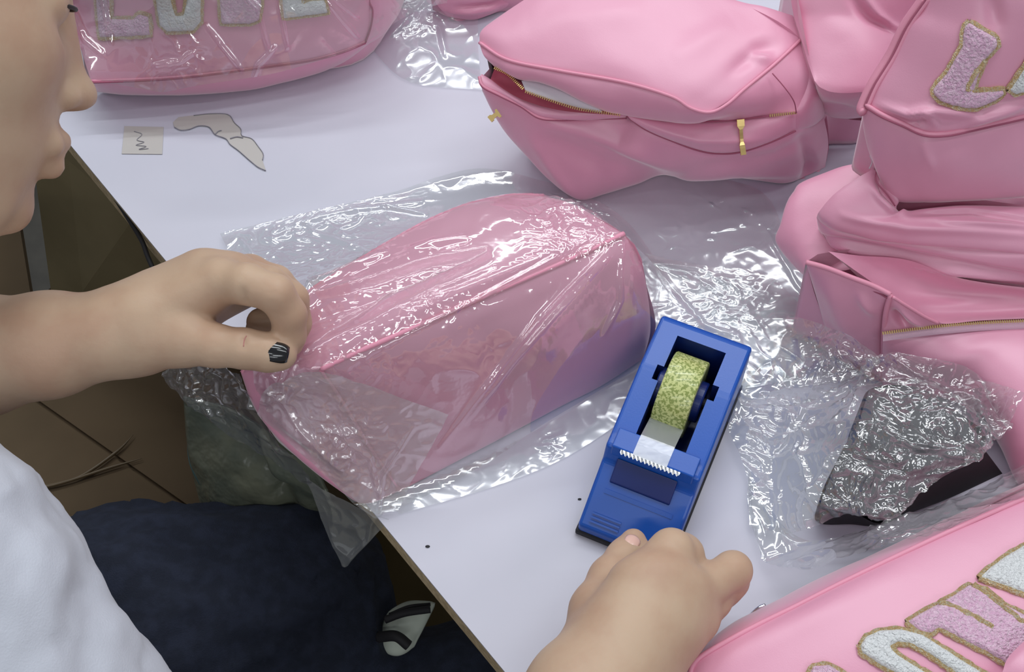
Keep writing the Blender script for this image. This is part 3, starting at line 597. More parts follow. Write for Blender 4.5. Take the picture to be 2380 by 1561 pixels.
def crinkle(S, f, seed, amp):
    """sharp creases: ridged noise with warped domain"""
    w = np.stack([ns(S, f * .6, seed + 1), ns(S, f * .6, seed + 2), ns(S, f * .6, seed + 3)], -1) * .5 / f
    a = 1 - np.abs(ns(S + w, f, seed)) * 2.2; b = 1 - np.abs(ns(S + w, f * 2.1, seed + 5)) * 2.2
    return amp * (np.clip(a, -1, 1) ** 3 + .5 * np.clip(b, -1, 1) ** 3)
def sheet(c0, c1, d0, d1, nu, nv, drape=None, off=.0015, cr_=(30, 1, .001), folds=(), crz=None, above=True, fk=.75):
    S = coons(c0, c1, d0, d1, nu, nv)
    if drape is not None:
        Z = drape(S[..., 0], S[..., 1]) + off; S[..., 2] = np.maximum(S[..., 2], Z)
        for k in range(2):
            Z2 = S[..., 2].copy(); Z2[1:-1, 1:-1] = (S[:-2, 1:-1, 2] + S[2:, 1:-1, 2] + S[1:-1, :-2, 2] + S[1:-1, 2:, 2] + 2 * S[1:-1, 1:-1, 2]) / 6; S[..., 2] = np.maximum(Z2, Z)
    N = towards_cam(S, normals(S)); X, Y = topix(S)
    d = crinkle(S, cr_[0], cr_[1], cr_[2])
    if crz is not None:   # extra-crumpled places: (px,py,radius,amp,freq)
        for (a, b, r, am, fr) in crz: d = d + crinkle(S, fr, 17, am) * np.exp(-(((X - a) ** 2 + (Y - b) ** 2) / r ** 2))
    for f in folds:
        D, t = segdist(X, Y, f[0]); d = d + f[2] * fk * np.exp(-(D / f[1]) ** 2) * np.sin(np.clip(t * .9 + .05, 0, 1) * PI) ** .7
    if above: d = np.maximum(d, -off * .5)
    return S + N * d[..., None]
def filmobj(name, sheets, mat, label, loc=None, par=None, cat='plastic film'):
    V = []; Fc = []
    for S in sheets:
        o = len(V); V += list(S.reshape(-1, 3)); Fc += [tuple(q) for q in grid_faces(S.shape[0], S.shape[1], o)]
    ob = mesh(name, V, Fc, mat, par)
    if par is None: tag(ob, label, cat)
    return ob
dH = drape_field(BAGP['H'], -.26, .14, -.19, .18, .0028, 1.9, 60)
film_main = sheet([(512, 545, .002), (700, 500, .002), (900, 452, .002), (1110, 393, .002), (1300, 430, .004)], [(872, 1205, .001), (1000, 1150, .001), (1200, 1045, .001), (1380, 955, .001), (1550, 850, .001)],
    [(512, 545, .002), (560, 640, .02), (640, 760, .08), (600, 870, .068), (640, 1000, .03), (740, 1110, .01), (872, 1205, .001)], [(1300, 430, .004), (1440, 500, .004), (1530, 620, .002), (1550, 740, .001), (1550, 850, .001)], 520, 420, dH, .0018, (18, 3, .0005),
    [([(690, 790), (860, 730), (1050, 640), (1130, 598), (1128, 588), (1000, 610), (850, 660), (740, 690), (700, 740)], 8, .0095), ([(705, 770), (900, 705), (1080, 625)], 6, .006), ([(700, 715), (730, 670), (780, 645), (900, 590)], 7, .008),
     ([(712, 815), (770, 780), (860, 735), (950, 680)], 7, .007), ([(1440, 560), (1250, 740), (1020, 1040)], 6, .003), ([(1440, 570), (1200, 830), (1080, 980)], 5, .0025), ([(1445, 560), (1440, 700), (1400, 780)], 5, .003), ([(1430, 560), (1310, 680), (1180, 820)], 4, .002),
     ([(1400, 540), (1100, 700), (780, 860)], 6, .002), ([(950, 580), (1080, 548)], 7, .003), ([(1090, 560), (1010, 580)], 6, -.003), ([(1150, 620), (960, 700)], 4, .0025),
     ([(640, 540), (780, 500), (980, 470)], 5, .003), ([(720, 540), (860, 590)], 5, .003), ([(880, 480), (990, 500)], 4, .003), ([(560, 560), (600, 610)], 4, .003), ([(1000, 700), (1150, 640), (1250, 600)], 4, .002)],
    [(1330, 520, 80, .0022, 90), (720, 560, 160, .0016, 60), (620, 900, 120, .0025, 60), (1010, 690, 90, .0012, 70), (830, 860, 80, .0015, 80)])
flap = sheet([(700, 862, .096), (745, 862, .097), (830, 885, .090), (940, 925, .075), (1042, 962, .055)], [(600, 960, .055), (700, 1060, .035), (800, 1140, .016), (868, 1190, .006), (925, 1190, .004)], [(700, 862, .096), (620, 900, .075), (600, 960, .055)], [(1042, 962, .055), (1000, 1040, .035), (955, 1120, .015), (925, 1190, .004)], 120, 120, dH, .005, (34, 8, .0010),
    [([(760, 980), (860, 1060), (880, 1150)], 6, .003), ([(740, 1000), (830, 1000)], 5, .003), ([(640, 900), (700, 1000), (800, 1100)], 7, .003), ([(960, 990), (890, 1100), (880, 1190)], 4, .003)], [(790, 1030, 80, .002, 100), (640, 900, 60, .003, 70)])
left = sheet([(384, 862, .035), (430, 835, .05), (500, 845, .06), (560, 866, .072)], [(386, 885, .030), (500, 980, .010), (600, 1045, .002), (720, 1125, .004)], [(384, 862, .035), (386, 885, .030)], [(560, 866, .073), (620, 990, .045), (720, 1105, .018), (720, 1125, .004)], 110, 70, None, 0, (40, 11, .002),
    [([(400, 870), (500, 900), (580, 960)], 6, .004), ([(430, 850), (480, 940), (520, 980)], 5, .004), ([(520, 850), (580, 930), (640, 1040)], 7, -.005)], [(480, 900, 90, .003, 70)], above=False)
hang = sheet([(712, 1105, .004), (780, 1150, .000), (850, 1185, .0), (905, 1205, .001)], [(795, 1310, -.055), (800, 1315, -.056), (806, 1310, -.055)], [(712, 1105, .004), (750, 1210, -.03), (795, 1310, -.055)], [(905, 1205, .001), (880, 1235, -.018), (806, 1310, -.055)], 60, 60, None, 0, (30, 14, .0012), [([(870, 1190), (860, 1250), (800, 1310)], 6, .004)], above=False)
skirt = sheet([(900, 1165, .0012), (1100, 1075, .0012), (1300, 970, .0012), (1500, 850, .0012)], [(930, 1195, .001), (1150, 1130, .001), (1320, 1060, .001), (1520, 930, .001)], [(900, 1165, .0012), (930, 1195, .001)], [(1500, 850, .0012), (1520, 930, .001)], 120, 40, None, 0, (30, 19, .0008), (), [(1280, 1030, 30, .002, 90)])
FB = empty('clear_plastic_bag', P(1050, 850, 0), 'clear plastic bag drawn around the box-shaped pink bag, pinched by the left hand', 'plastic bag')
filmobj('film_wrap', [film_main], FILM, None, None, FB)
o = filmobj('folded_flap', [flap], FILMG, None, None, FB); o['label'] = 'milky doubled flap at the near end'
filmobj('gathered_mouth', [left], FILM2, None, None, FB); filmobj('hanging_corner', [hang], FILMH, None, None, FB); filmobj('film_skirt', [skirt], FILM3, None, None, FB)
# film over bag A with its tail
dA = drape_field(BAGP['A'], -.36, .0, .12, .36, .004, 1.6, 40)
fa = sheet([(120, -240, .10), (500, -250, .10), (860, -240, .08), (1080, -150, .004)], [(205, 262, .001), (450, 272, .001), (700, 245, .001), (900, 180, .001), (1040, 70, .001)], [(120, -240, .10), (140, 0, .05), (205, 262, .001)], [(1080, -150, .004), (1060, -40, .004), (1040, 70, .001)], 460, 260, dA, .0045, (16, 23, .0008),
    [([(520, -60), (600, 20), (625, 120)], 4, .004), ([(640, -60), (655, 40), (668, 110)], 4, .004), ([(170, 20), (200, 90), (240, 130)], 6, .004), ([(232, -40), (250, 40), (258, 100)], 5, .003), ([(760, 0), (800, 50), (830, 85)], 5, .003), ([(360, 150), (420, 142), (450, 120)], 5, .004), ([(590, 180), (600, 150), (640, 110)], 4, .003), ([(770, -10), (830, 40)], 4, .003), ([(860, 110), (900, 90), (960, 40)], 6, .004), ([(480, 60), (560, 160)], 4, .002)], [(400, 150, 60, .0015, 60)], fk=1)
filmobj('clear_plastic_bag', [fa], FILM, 'smooth clear plastic bag over the lettered bag at the top left', None, cat='plastic bag')
ft = sheet([(900, -60, .015), (1000, -70, .015), (1120, -60, .012)], [(860, 110, .001), (950, 190, .001), (1120, 210, .001)], [(900, -60, .015), (870, 40, .012), (860, 110, .001)], [(1120, -60, .012), (1110, 80, .004), (1120, 210, .001)], 120, 120, None, 0, (26, 27, .0010), [([(900, 90), (960, 40), (1010, -20)], 6, .004), ([(1020, 60), (1035, 130)], 6, .004)], [(960, 10, 60, .0025, 70)])
filmobj('plastic_wrap', [ft], FILM3, 'crinkled clear film tail between the top left bag and the half unzipped bag')
# flat sheets on the table right of the centre bag
f1 = sheet([(1230, 330, .001), (1500, 400, .001), (1760, 440, .001), (1840, 600, .001)], [(1480, 620, .0015), (1600, 700, .002), (1760, 780, .002), (1930, 760, .003)], [(1230, 330, .001), (1330, 470, .001), (1480, 620, .0015)], [(1840, 600, .001), (1890, 690, .001), (1930, 760, .003)], 120, 120, None, 0, (24, 29, .0006), [([(1500, 610), (1620, 625), (1720, 680)], 6, .003), ([(1600, 720), (1700, 690), (1770, 640)], 6, .004), ([(1760, 500), (1850, 660), (1920, 750)], 6, .002)], [(1710, 700, 70, .002, 60)])
filmobj('plastic_wrap', [f1], FILMG, 'flat clear film sheet on the table, below the half unzipped bag')
f2 = sheet([(1500, 590, .003), (1640, 620, .006), (1780, 640, .006), (1900, 750, .008)], [(1500, 840, .001), (1640, 900, .001), (1750, 900, .001), (1850, 880, .002)], [(1500, 590, .003), (1500, 700, .002), (1500, 840, .001)], [(1900, 750, .008), (1880, 820, .006), (1850, 880, .002)], 140, 120, None, 0, (26, 33, .0011), [([(1510, 610), (1600, 640), (1700, 700)], 6, .003), ([(1700, 740), (1780, 680), (1800, 650)], 8, .004), ([(1500, 600), (1640, 760), (1700, 780)], 6, .003)], [(1690, 700, 90, .002, 70)])
filmobj('plastic_wrap', [f2], FILMG, 'loose wrinkled film scrap directly behind the blue dispenser')
# ---- grey foam piece under the crumpled film
GP = empty('foam_piece', P(2080, 1050, 0), 'dark grey block with a black underside half covered by crumpled film', 'packing block')
gt = panel('top_face', GREY, GP, [(1995, 985, .055), (2060, 990, .056), (2180, 1010, .056), (2285, 1040, .052)], [(1905, 1175, .030), (1960, 1190, .03), (2060, 1205, .03)], [(1995, 985, .055), (1950, 1060, .045), (1905, 1175, .030)], [(2285, 1040, .052), (2180, 1110, .042), (2060, 1205, .03)], .002, 40, 40, [([(1990, 1000), (2120, 1090), (2240, 1050)], 14, .003)], .002, 40, 91)
panel('upper_face', GREY, GP, [(2020, 905, .045), (2130, 900, .05), (2230, 960, .05), (2290, 1035, .05)], [(1995, 985, .055), (2060, 990, .056), (2180, 1010, .056), (2285, 1040, .052)], [(2020, 905, .045), (1995, 985, .055)], [(2290, 1035, .05), (2285, 1040, .052)], .003, 40, 20, (), .002, 40, 92)
panel('under_face', BLK, GP, [(2060, 1205, .030), (2180, 1110, .042), (2285, 1040, .052)], [(2075, 1206, .004), (2200, 1160, .004), (2330, 1100, .004)], [(2060, 1205, .030), (2075, 1206, .004)], [(2285, 1040, .052), (2330, 1100, .004)], .001, 30, 14, (), .0004, 30, 93, label='black side')
closed('bottom_panel', BLK, GP, [(1995, 985, .050), (2020, 905, .042), (2130, 900, .046), (2230, 960, .046), (2285, 1040, .048), (2075, 1206, .01), (1990, 1195, .02), (1905, 1175, .026), (1950, 1060, .04)], .002, .95)
dF = drape_field([gt] + BAGP['G'] + BAGP['F'] + [o for o in GP.children], .10, .36, -.24, .06, .003, 1.4, 30)
f3 = sheet([(1800, 830, .006), (1940, 850, .02), (2100, 830, .06), (2250, 860, .05), (2350, 960, .03)], [(1740, 1230, .001), (1850, 1250, .002), (1980, 1205, .022), (2060, 1205, .031), (2180, 1112, .043), (2300, 1045, .053)], [(1800, 830, .006), (1700, 930, .002), (1690, 1000, .001), (1735, 1120, .001), (1740, 1230, .001)], [(2350, 960, .03), (2340, 1005, .04), (2300, 1045, .053)], 260, 220, dF, .003, (30, 37, .0030),
    [([(1690, 990), (1800, 1030), (1930, 1000), (2000, 940)], 8, .005), ([(1780, 900), (1950, 880), (2100, 830), (2200, 840)], 10, .006), ([(2010, 990), (2120, 1040), (2280, 1060)], 7, .005), ([(1900, 1160), (2060, 1200), (2200, 1120)], 9, .004), ([(2100, 860), (2240, 930), (2330, 1070)], 9, .006), ([(1890, 980), (1870, 1060), (1900, 1180)], 6, .005)], [(2050, 900, 160, .003, 70), (2000, 1150, 120, .0025, 80), (1800, 970, 90, .003, 60), (2240, 960, 110, .004, 60)])
f4 = sheet([(1740, 1100, .003), (1850, 1255, .004), (2000, 1262, .012), (2090, 1236, .018), (2220, 1185, .03), (2380, 1080, .05)], [(1770, 1310, .001), (1850, 1370, .006), (1960, 1320, .03), (2180, 1240, .067), (2420, 1140, .07)], [(1740, 1100, .003), (1735, 1190, .002), (1770, 1310, .001)], [(2380, 1080, .05), (2420, 1140, .07)], 200, 80, dF, .003, (30, 41, .002), [([(1735, 1120), (1740, 1230), (1775, 1300)], 6, .004), ([(1880, 1290), (2060, 1230), (2200, 1190), (2330, 1120)], 9, .004)], [(2100, 1230, 120, .002, 70)])
f5 = sheet([(1745, 850, .002), (1850, 790, .004), (1925, 755, .012), (2010, 825, .02)], [(1690, 960, .001), (1800, 910, .002), (1900, 880, .006), (2020, 850, .02)], [(1745, 850, .002), (1690, 960, .001)], [(2010, 825, .02), (2020, 850, .02)], 120, 70, None, 0, (34, 43, .0016), [([(1925, 757), (1960, 800), (2005, 825)], 6, .004), ([(1790, 800), (1850, 830), (1880, 860)], 6, .003)], [(1970, 810, 60, .003, 80)])
CF = empty('crumpled_plastic_bag', P(1950, 1050, 0), 'crumpled clear plastic bag heaped over the dark grey block on the right', 'plastic bag')
filmobj('film_heap', [f3], FILM2, None, None, CF); filmobj('film_fold', [f4], FILM, None, None, CF); filmobj('film_corner', [f5], FILM, None, None, CF)

# ================================================================== tape dispenser
def dispenser():
    FL = P(1342, 1222, .010); BL = P(1540, 730, .052); FL.z = BL.z = TZ
    ax = (BL - FL); L = ax.length; ax.normalize(); sx = Vector((ax.y, -ax.x, 0)); Wd = .0585
    R = empty('tape_dispenser', FL + ax * L / 2 + sx * Wd / 2, 'blue desktop tape dispenser holding a yellowish roll of tape', 'tape dispenser')
    M = Matrix((( ax.x, sx.x, 0, FL.x), (ax.y, sx.y, 0, FL.y), (0, 0, 1, TZ), (0, 0, 0, 1)))
    def fin(name, bm, mat, par=R, smooth=False):
        bm.transform(M); bmesh.ops.recalc_face_normals(bm, faces=bm.faces); me = bpy.data.meshes.new(name); bm.to_mesh(me); bm.free(); me.materials.append(mat)
        if smooth: me.polygons.foreach_set('use_smooth', [True] * len(me.polygons))
        ob = bpy.data.objects.new(name, me); COL.objects.link(ob)
        if par is not None: setpar(ob, par)
        return ob
    def prism(prof, y0, y1, bev=0, seg=3):
        bm = bmesh.new(); a = [bm.verts.new((x, y0, z)) for x, z in prof]; b = [bm.verts.new((x, y1, z)) for x, z in prof]
        bm.faces.new(a[::-1]); bm.faces.new(b)
        for i in range(len(prof)): j = (i + 1) % len(prof); bm.faces.new((a[i], a[j], b[j], b[i]))
        if bev:
            bmesh.ops.recalc_face_normals(bm, faces=bm.faces)
            bmesh.ops.bevel(bm, geom=bm.edges[:], offset=bev, segments=seg, profile=.5, affect='EDGES')
        return bm
    prof = [(0.000, .004), (L, .004), (L, .052), (L - .003, .054), (.094, .054), (.047, .0452), (.040, .0452), (.036, .034), (0.000, .012)]
    bm = prism(prof, 0, Wd, .0022)
    body = fin('body', bm, BLUE, None)
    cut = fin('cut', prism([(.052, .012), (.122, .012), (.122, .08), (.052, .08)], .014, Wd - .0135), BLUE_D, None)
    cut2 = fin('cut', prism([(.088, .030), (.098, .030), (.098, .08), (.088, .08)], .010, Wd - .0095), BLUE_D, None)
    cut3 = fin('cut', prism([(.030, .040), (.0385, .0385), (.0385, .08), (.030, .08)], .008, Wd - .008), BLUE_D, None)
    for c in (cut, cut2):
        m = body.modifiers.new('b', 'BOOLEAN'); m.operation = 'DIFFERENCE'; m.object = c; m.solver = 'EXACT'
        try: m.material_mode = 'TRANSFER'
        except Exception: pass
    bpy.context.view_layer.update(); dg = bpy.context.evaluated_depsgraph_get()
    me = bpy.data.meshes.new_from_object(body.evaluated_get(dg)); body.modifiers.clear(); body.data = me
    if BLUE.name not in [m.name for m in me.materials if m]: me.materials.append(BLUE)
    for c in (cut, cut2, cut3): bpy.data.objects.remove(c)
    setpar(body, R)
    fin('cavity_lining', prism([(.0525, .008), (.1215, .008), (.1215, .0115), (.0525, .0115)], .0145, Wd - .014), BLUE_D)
    fin('rubber_base', prism([(-.001, 0), (L + .001, 0), (L + .001, .005), (-.001, .005)], -.001, Wd + .001, .0012), RUB)
    # raised blade platform, blade, recess below it
    fin('blade_platform', prism([(.0375, .040), (.052, .044), (.0515, .0495), (.0390, .0480)], .004, Wd - .004, .0008), BLUE)
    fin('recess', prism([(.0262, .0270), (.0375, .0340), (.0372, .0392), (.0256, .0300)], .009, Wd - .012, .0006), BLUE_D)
    bm = bmesh.new(); n = 30; w0, w1 = .010, Wd - .012; vs = []
    for i in range(n + 1):
        y = w0 + (w1 - w0) * i / n; vs.append([bm.verts.new((.0395, y, .0405)), bm.verts.new((.0385, y, .0485)), bm.verts.new((.0355 if i % 2 else .0368, y, .0478 if i % 2 else .0483))])
    for i in range(n):
        for k in range(2): bm.faces.new((vs[i][k], vs[i + 1][k], vs[i + 1][k + 1], vs[i][k + 1]))
    fin('blade', bm, STEEL)
    # emboss ridge on the front slope
    fin('slope_rib', prism([(.020, .0240), (.0225, .0256), (.0222, .0262), (.0198, .0246)], .008, Wd - .008), BLUE)
    fin('side_groove', prism([(.006, .0085), (L - .004, .0085), (L - .004, .0095), (.006, .0095)], Wd - .0002, Wd + .0004), RUB)
    for k in range(3): fin('front_rib', prism([(.0035 + k * .0022, .0148 + k * .0013), (.0045 + k * .0022, .0154 + k * .0013), (.0043 + k * .0022, .0159 + k * .0013), (.0033 + k * .0022, .0153 + k * .0013)], .006, .024), BLUE)
    # roll of tape on its hub
    def ring(r0, r1, y0, y1, seg=56):
        bm = bmesh.new(); c = (.0925, .0385); q = []
        for i in range(seg):
            a = 2 * PI * i / seg; q.append([bm.verts.new((c[0] + r * math.cos(a), y, c[1] + r * math.sin(a))) for r, y in ((r0, y0), (r1 - .0006, y0), (r1, y0 + .0008), (r1, y1 - .0008), (r1 - .0006, y1), (r0, y1))])
        for i in range(seg):
            for k in range(6): bm.faces.new((q[i][k], q[i][(k + 1) % 6], q[(i + 1) % seg][(k + 1) % 6], q[(i + 1) % seg][k]))
        return bm
    yc = Wd / 2 - .0015; hw = .0105
    roll = fin('tape_roll', ring(.0128, .0245, yc - hw, yc + hw), TAPEY, R, True)
    fin('hub', ring(.003, .0127, yc - .0150, yc + .0150), BLUE_D)
    fin('axle_pin', ring(.0, .0035, .0102, Wd - .0098, 16), RUB)
    # the loose tape from the roll's near side to the blade
    bm = bmesh.new(); pr = [(.0700, .0420), (.066, .0430), (.060, .0458), (.052, .0495), (.045, .0503), (.0380, .0492)]; vs = []
    for x, z in pr: vs.append([bm.verts.new((x, yc - hw, z)), bm.verts.new((x, yc + hw, z))])
    for i in range(len(pr) - 1): bm.faces.new((vs[i][0], vs[i][1], vs[i + 1][1], vs[i + 1][0]))
    o = fin('tape_end', bm, TAPEF); o['label'] = 'loose translucent tape end stretched to the blade'
    return R
TAPEF = mat_film('sticky_tape', .55, tint=(.92, .94, .93), rough=.25, bump=(40, .1, .0006))
dispenser()

# ================================================================== marks and scraps on the table
def flat(name, poly, z, mat, label, cat, th=.0003):
    p = [P(x, y, z) for x, y in poly]; n = len(p); V = [tuple(q) for q in p] + [(q.x, q.y, q.z - th) for q in p]
    Fc = [tuple(range(n))] + [tuple(range(2 * n - 1, n - 1, -1))] + [(i, i + n, (i + 1) % n + n, (i + 1) % n) for i in range(n)]
    o = mesh(name, V, Fc, mat, None, False); tag(o, label, cat); return o
a = flat('tape_square', [(289, 293), (380, 295), (377, 358), (283, 357)], .0006, STICK, 'yellowed square of old tape stuck on the table, beside the face', 'tape scrap')
def pline(name, pts, r, mat, par, n=24, h=.0009): return tubeline(name, [(x, y, h) for x, y in pts], r, mat, par, n, 5)
pline('pen_scribble', [(312, 305), (330, 312), (318, 325), (335, 330), (316, 337), (340, 340), (322, 347), (345, 345)], .00025, PENL, a, 50)
po = [(402, 284), (415, 272), (450, 268), (490, 264), (530, 266), (545, 285), (560, 300), (562, 315), (585, 322), (600, 340), (612, 358), (610, 372), (618, 396), (600, 388), (580, 372), (555, 350), (535, 335), (525, 322), (500, 312), (486, 295), (462, 292), (440, 300), (420, 302), (405, 295)]
b = flat('tape_residue', po, .0006, STICK, 'irregular patch of torn old tape residue with grey edges on the table', 'tape scrap')
pline('grey_outline', po[12:] , .0003, PENL, b, 60); pline('grey_outline', po[2:12], .0003, PENL, b, 40)
pline('grey_outline', [(535, 322), (550, 318), (565, 320)], .0005, PENL, b, 10); pline('grey_outline', [(500, 312), (508, 305), (515, 303)], .0004, PENL, b, 8)
def speck(x, y, r, lab):
    p = P(x, y, 0); bm = bmesh.new(); bmesh.ops.create_icosphere(bm, subdivisions=2, radius=r); bmesh.ops.scale(bm, vec=(1.3, .8, .4), verts=bm.verts); bmesh.ops.translate(bm, vec=(p.x, p.y, p.z + r * .4), verts=bm.verts)
    me = bpy.data.meshes.new('dirt_speck'); bm.to_mesh(me); bm.free(); me.materials.append(RUB); o = bpy.data.objects.new('dirt_speck', me); COL.objects.link(o); tag(o, lab, 'speck')
speck(994, 1270, .0011, 'tiny black speck on the bare tabletop near its chipboard edge'); speck(1347, 1160, .0009, 'tiny black speck on the table just left of the blue dispenser')

# ================================================================== below the table edge
def board(name, q, th, mat, label=None, cat='cardboard'):   # board by four corners (px,py,h), thickness
    A = [P(*a) for a in q]; n = (A[1] - A[0]).cross(A[2] - A[0]).normalized() * th
    if n.z > 0: n = -n
    V = A + [a + n for a in A]
    o = mesh(name, V, [(0, 1, 2, 3), (7, 6, 5, 4), (0, 4, 5, 1), (1, 5, 6, 2), (2, 6, 7, 3), (3, 7, 4, 0)], mat, None, False)
    return tag(o, label, cat)
def oriented_box(name, cx, cy, sx, sy, z0, z1, ang, mat, label, cat, flaps=True, tape=True):
    R = empty(name, (cx, cy, z0), label, cat)
    c, s = math.cos(ang), math.sin(ang)
    def part(nm, x0, x1, y0, y1, a, b, m):
        V = []
        for z in (a, b):
            for x, y in ((x0, y0), (x1, y0), (x1, y1), (x0, y1)): V.append((cx + x * c - y * s, cy + x * s + y * c, z))
        return mesh(nm, V, [(3, 2, 1, 0), (4, 5, 6, 7), (0, 1, 5, 4), (1, 2, 6, 5), (2, 3, 7, 6), (3, 0, 4, 7)], m, R, False)
    part('box_body', -sx / 2, sx / 2, -sy / 2, sy / 2, z0, z1, mat)
    if flaps:
        part('flap', -sx / 2, sx / 2, -sy / 2, -.0015, z1 + .0002, z1 + .004, mat); part('flap', -sx / 2, sx / 2, .0015, sy / 2, z1 + .0002, z1 + .0045, mat)
    if tape: part('tape_strip', -sx / 2 - .0005, sx / 2 + .0005, -.024, .024, z1 + .0046, z1 + .005, PTAPE)
    return R
ang = math.atan2(ED.y, ED.x)
# large boxes on the floor beside / below the table edge
q = P(1000, 1300, -.45); oriented_box('cardboard_box', q.x + .02, q.y + .12, .30, .30, 0, TZ - .50, ang - .2, CARD2, 'olive brown cardboard box on the floor below the table edge, right of the knee', 'box', tape=False)
q = P(250, 1050, -.33); oriented_box('cardboard_box', q.x, q.y, .34, .46, 0, TZ - .33, ang + .28, CARD, 'large brown cardboard box with shiny packing tape, below the table at the left', 'box', tape=False)
board('cardboard_sheet', [(60, 250, -.03), (130, 760, -.30), (470, 760, -.16), (330, 470, -.03)], .005, CARD2, 'olive brown cardboard panel leaning against the table edge behind the chin')
board('cardboard_sheet', [(-60, 430, -.26), (-40, 800, -.32), (90, 800, -.31), (30, 430, -.25)], .005, CARD, 'dark brown cardboard flap under the chin, left of the olive panel')
tubeline('torn_strip', [(255, 440, -.012), (300, 510, -.012), (330, 560, -.014), (345, 600, -.016), (370, 650, -.018), (400, 680, -.02)], .0018, BLK, None, 40); tag(bpy.data.objects['torn_strip'], 'ragged black strip hanging just under the table edge beside the left wrist', 'strip')
# packing tape streaks on the brown box
tb = empty('packing_tape', P(150, 1080, -.3), 'wrinkled clear packing tape streaks stuck across the brown cardboard box', 'tape')
for ln in ([(90, 1130, -.322), (180, 1110, -.322), (270, 1050, -.322), (310, 1010, -.322)], [(30, 1134, -.322), (120, 1128, -.322), (260, 1085, -.322), (330, 1065, -.322)], [(110, 1222, -.322), (200, 1190, -.322), (240, 1175, -.322)]):
    tubeline('tape_fold', ln, .0016, PTAPE, tb, 40, 6, taper=True)
# grey-green plastic sack under the film
GS = panel('plastic_sack', GREYP, None, [(428, 920, -.12), (560, 960, -.11), (720, 1080, -.10), (760, 1140, -.10)], [(470, 1180, -.20), (560, 1260, -.22), (700, 1240, -.22), (800, 1230, -.22)], [(428, 920, -.12), (440, 1050, -.16), (470, 1180, -.20)], [(760, 1140, -.10), (800, 1230, -.22)], .012, 60, 50,
           [([(500, 960), (640, 1060), (700, 1180)], 20, -.012), ([(620, 1000), (700, 1100)], 14, .01), ([(650, 1125), (690, 1100)], 8, -.006)], .006, 20, 95, thick=.002)
tag(GS, 'murky grey-green plastic sack below the table, beneath the wrapped bag', 'sack')
tubeline('sack_edge', [(442, 1000, -.16), (450, 1080, -.17), (490, 1150, -.185), (525, 1200, -.20)], .003, TEAL, GS, 30)
# striped cloth shoe-like bundle
SB = panel('striped_cloth', STRW, None, [(905, 1420, -.20), (950, 1400, -.20), (1010, 1400, -.20)], [(870, 1500, -.22), (920, 1520, -.22), (960, 1500, -.22)], [(905, 1420, -.20), (870, 1500, -.22)], [(1010, 1400, -.20), (960, 1500, -.22)], .008, 30, 30, (), .004, 40, 96, thick=.003)
tag(SB, 'pale cloth with black stripes lying beside the knee', 'cloth')
tubeline('stripe', [(895, 1440, -.189), (940, 1424, -.186), (1000, 1415, -.187)], .003, BLK, SB, 24); tubeline('stripe', [(880, 1480, -.195), (920, 1478, -.186), (950, 1500, -.19)], .004, BLK, SB, 24); tubeline('stripe', [(905, 1428, -.19), (950, 1410, -.187), (1000, 1404, -.19)], .0015, BLK, SB, 24)

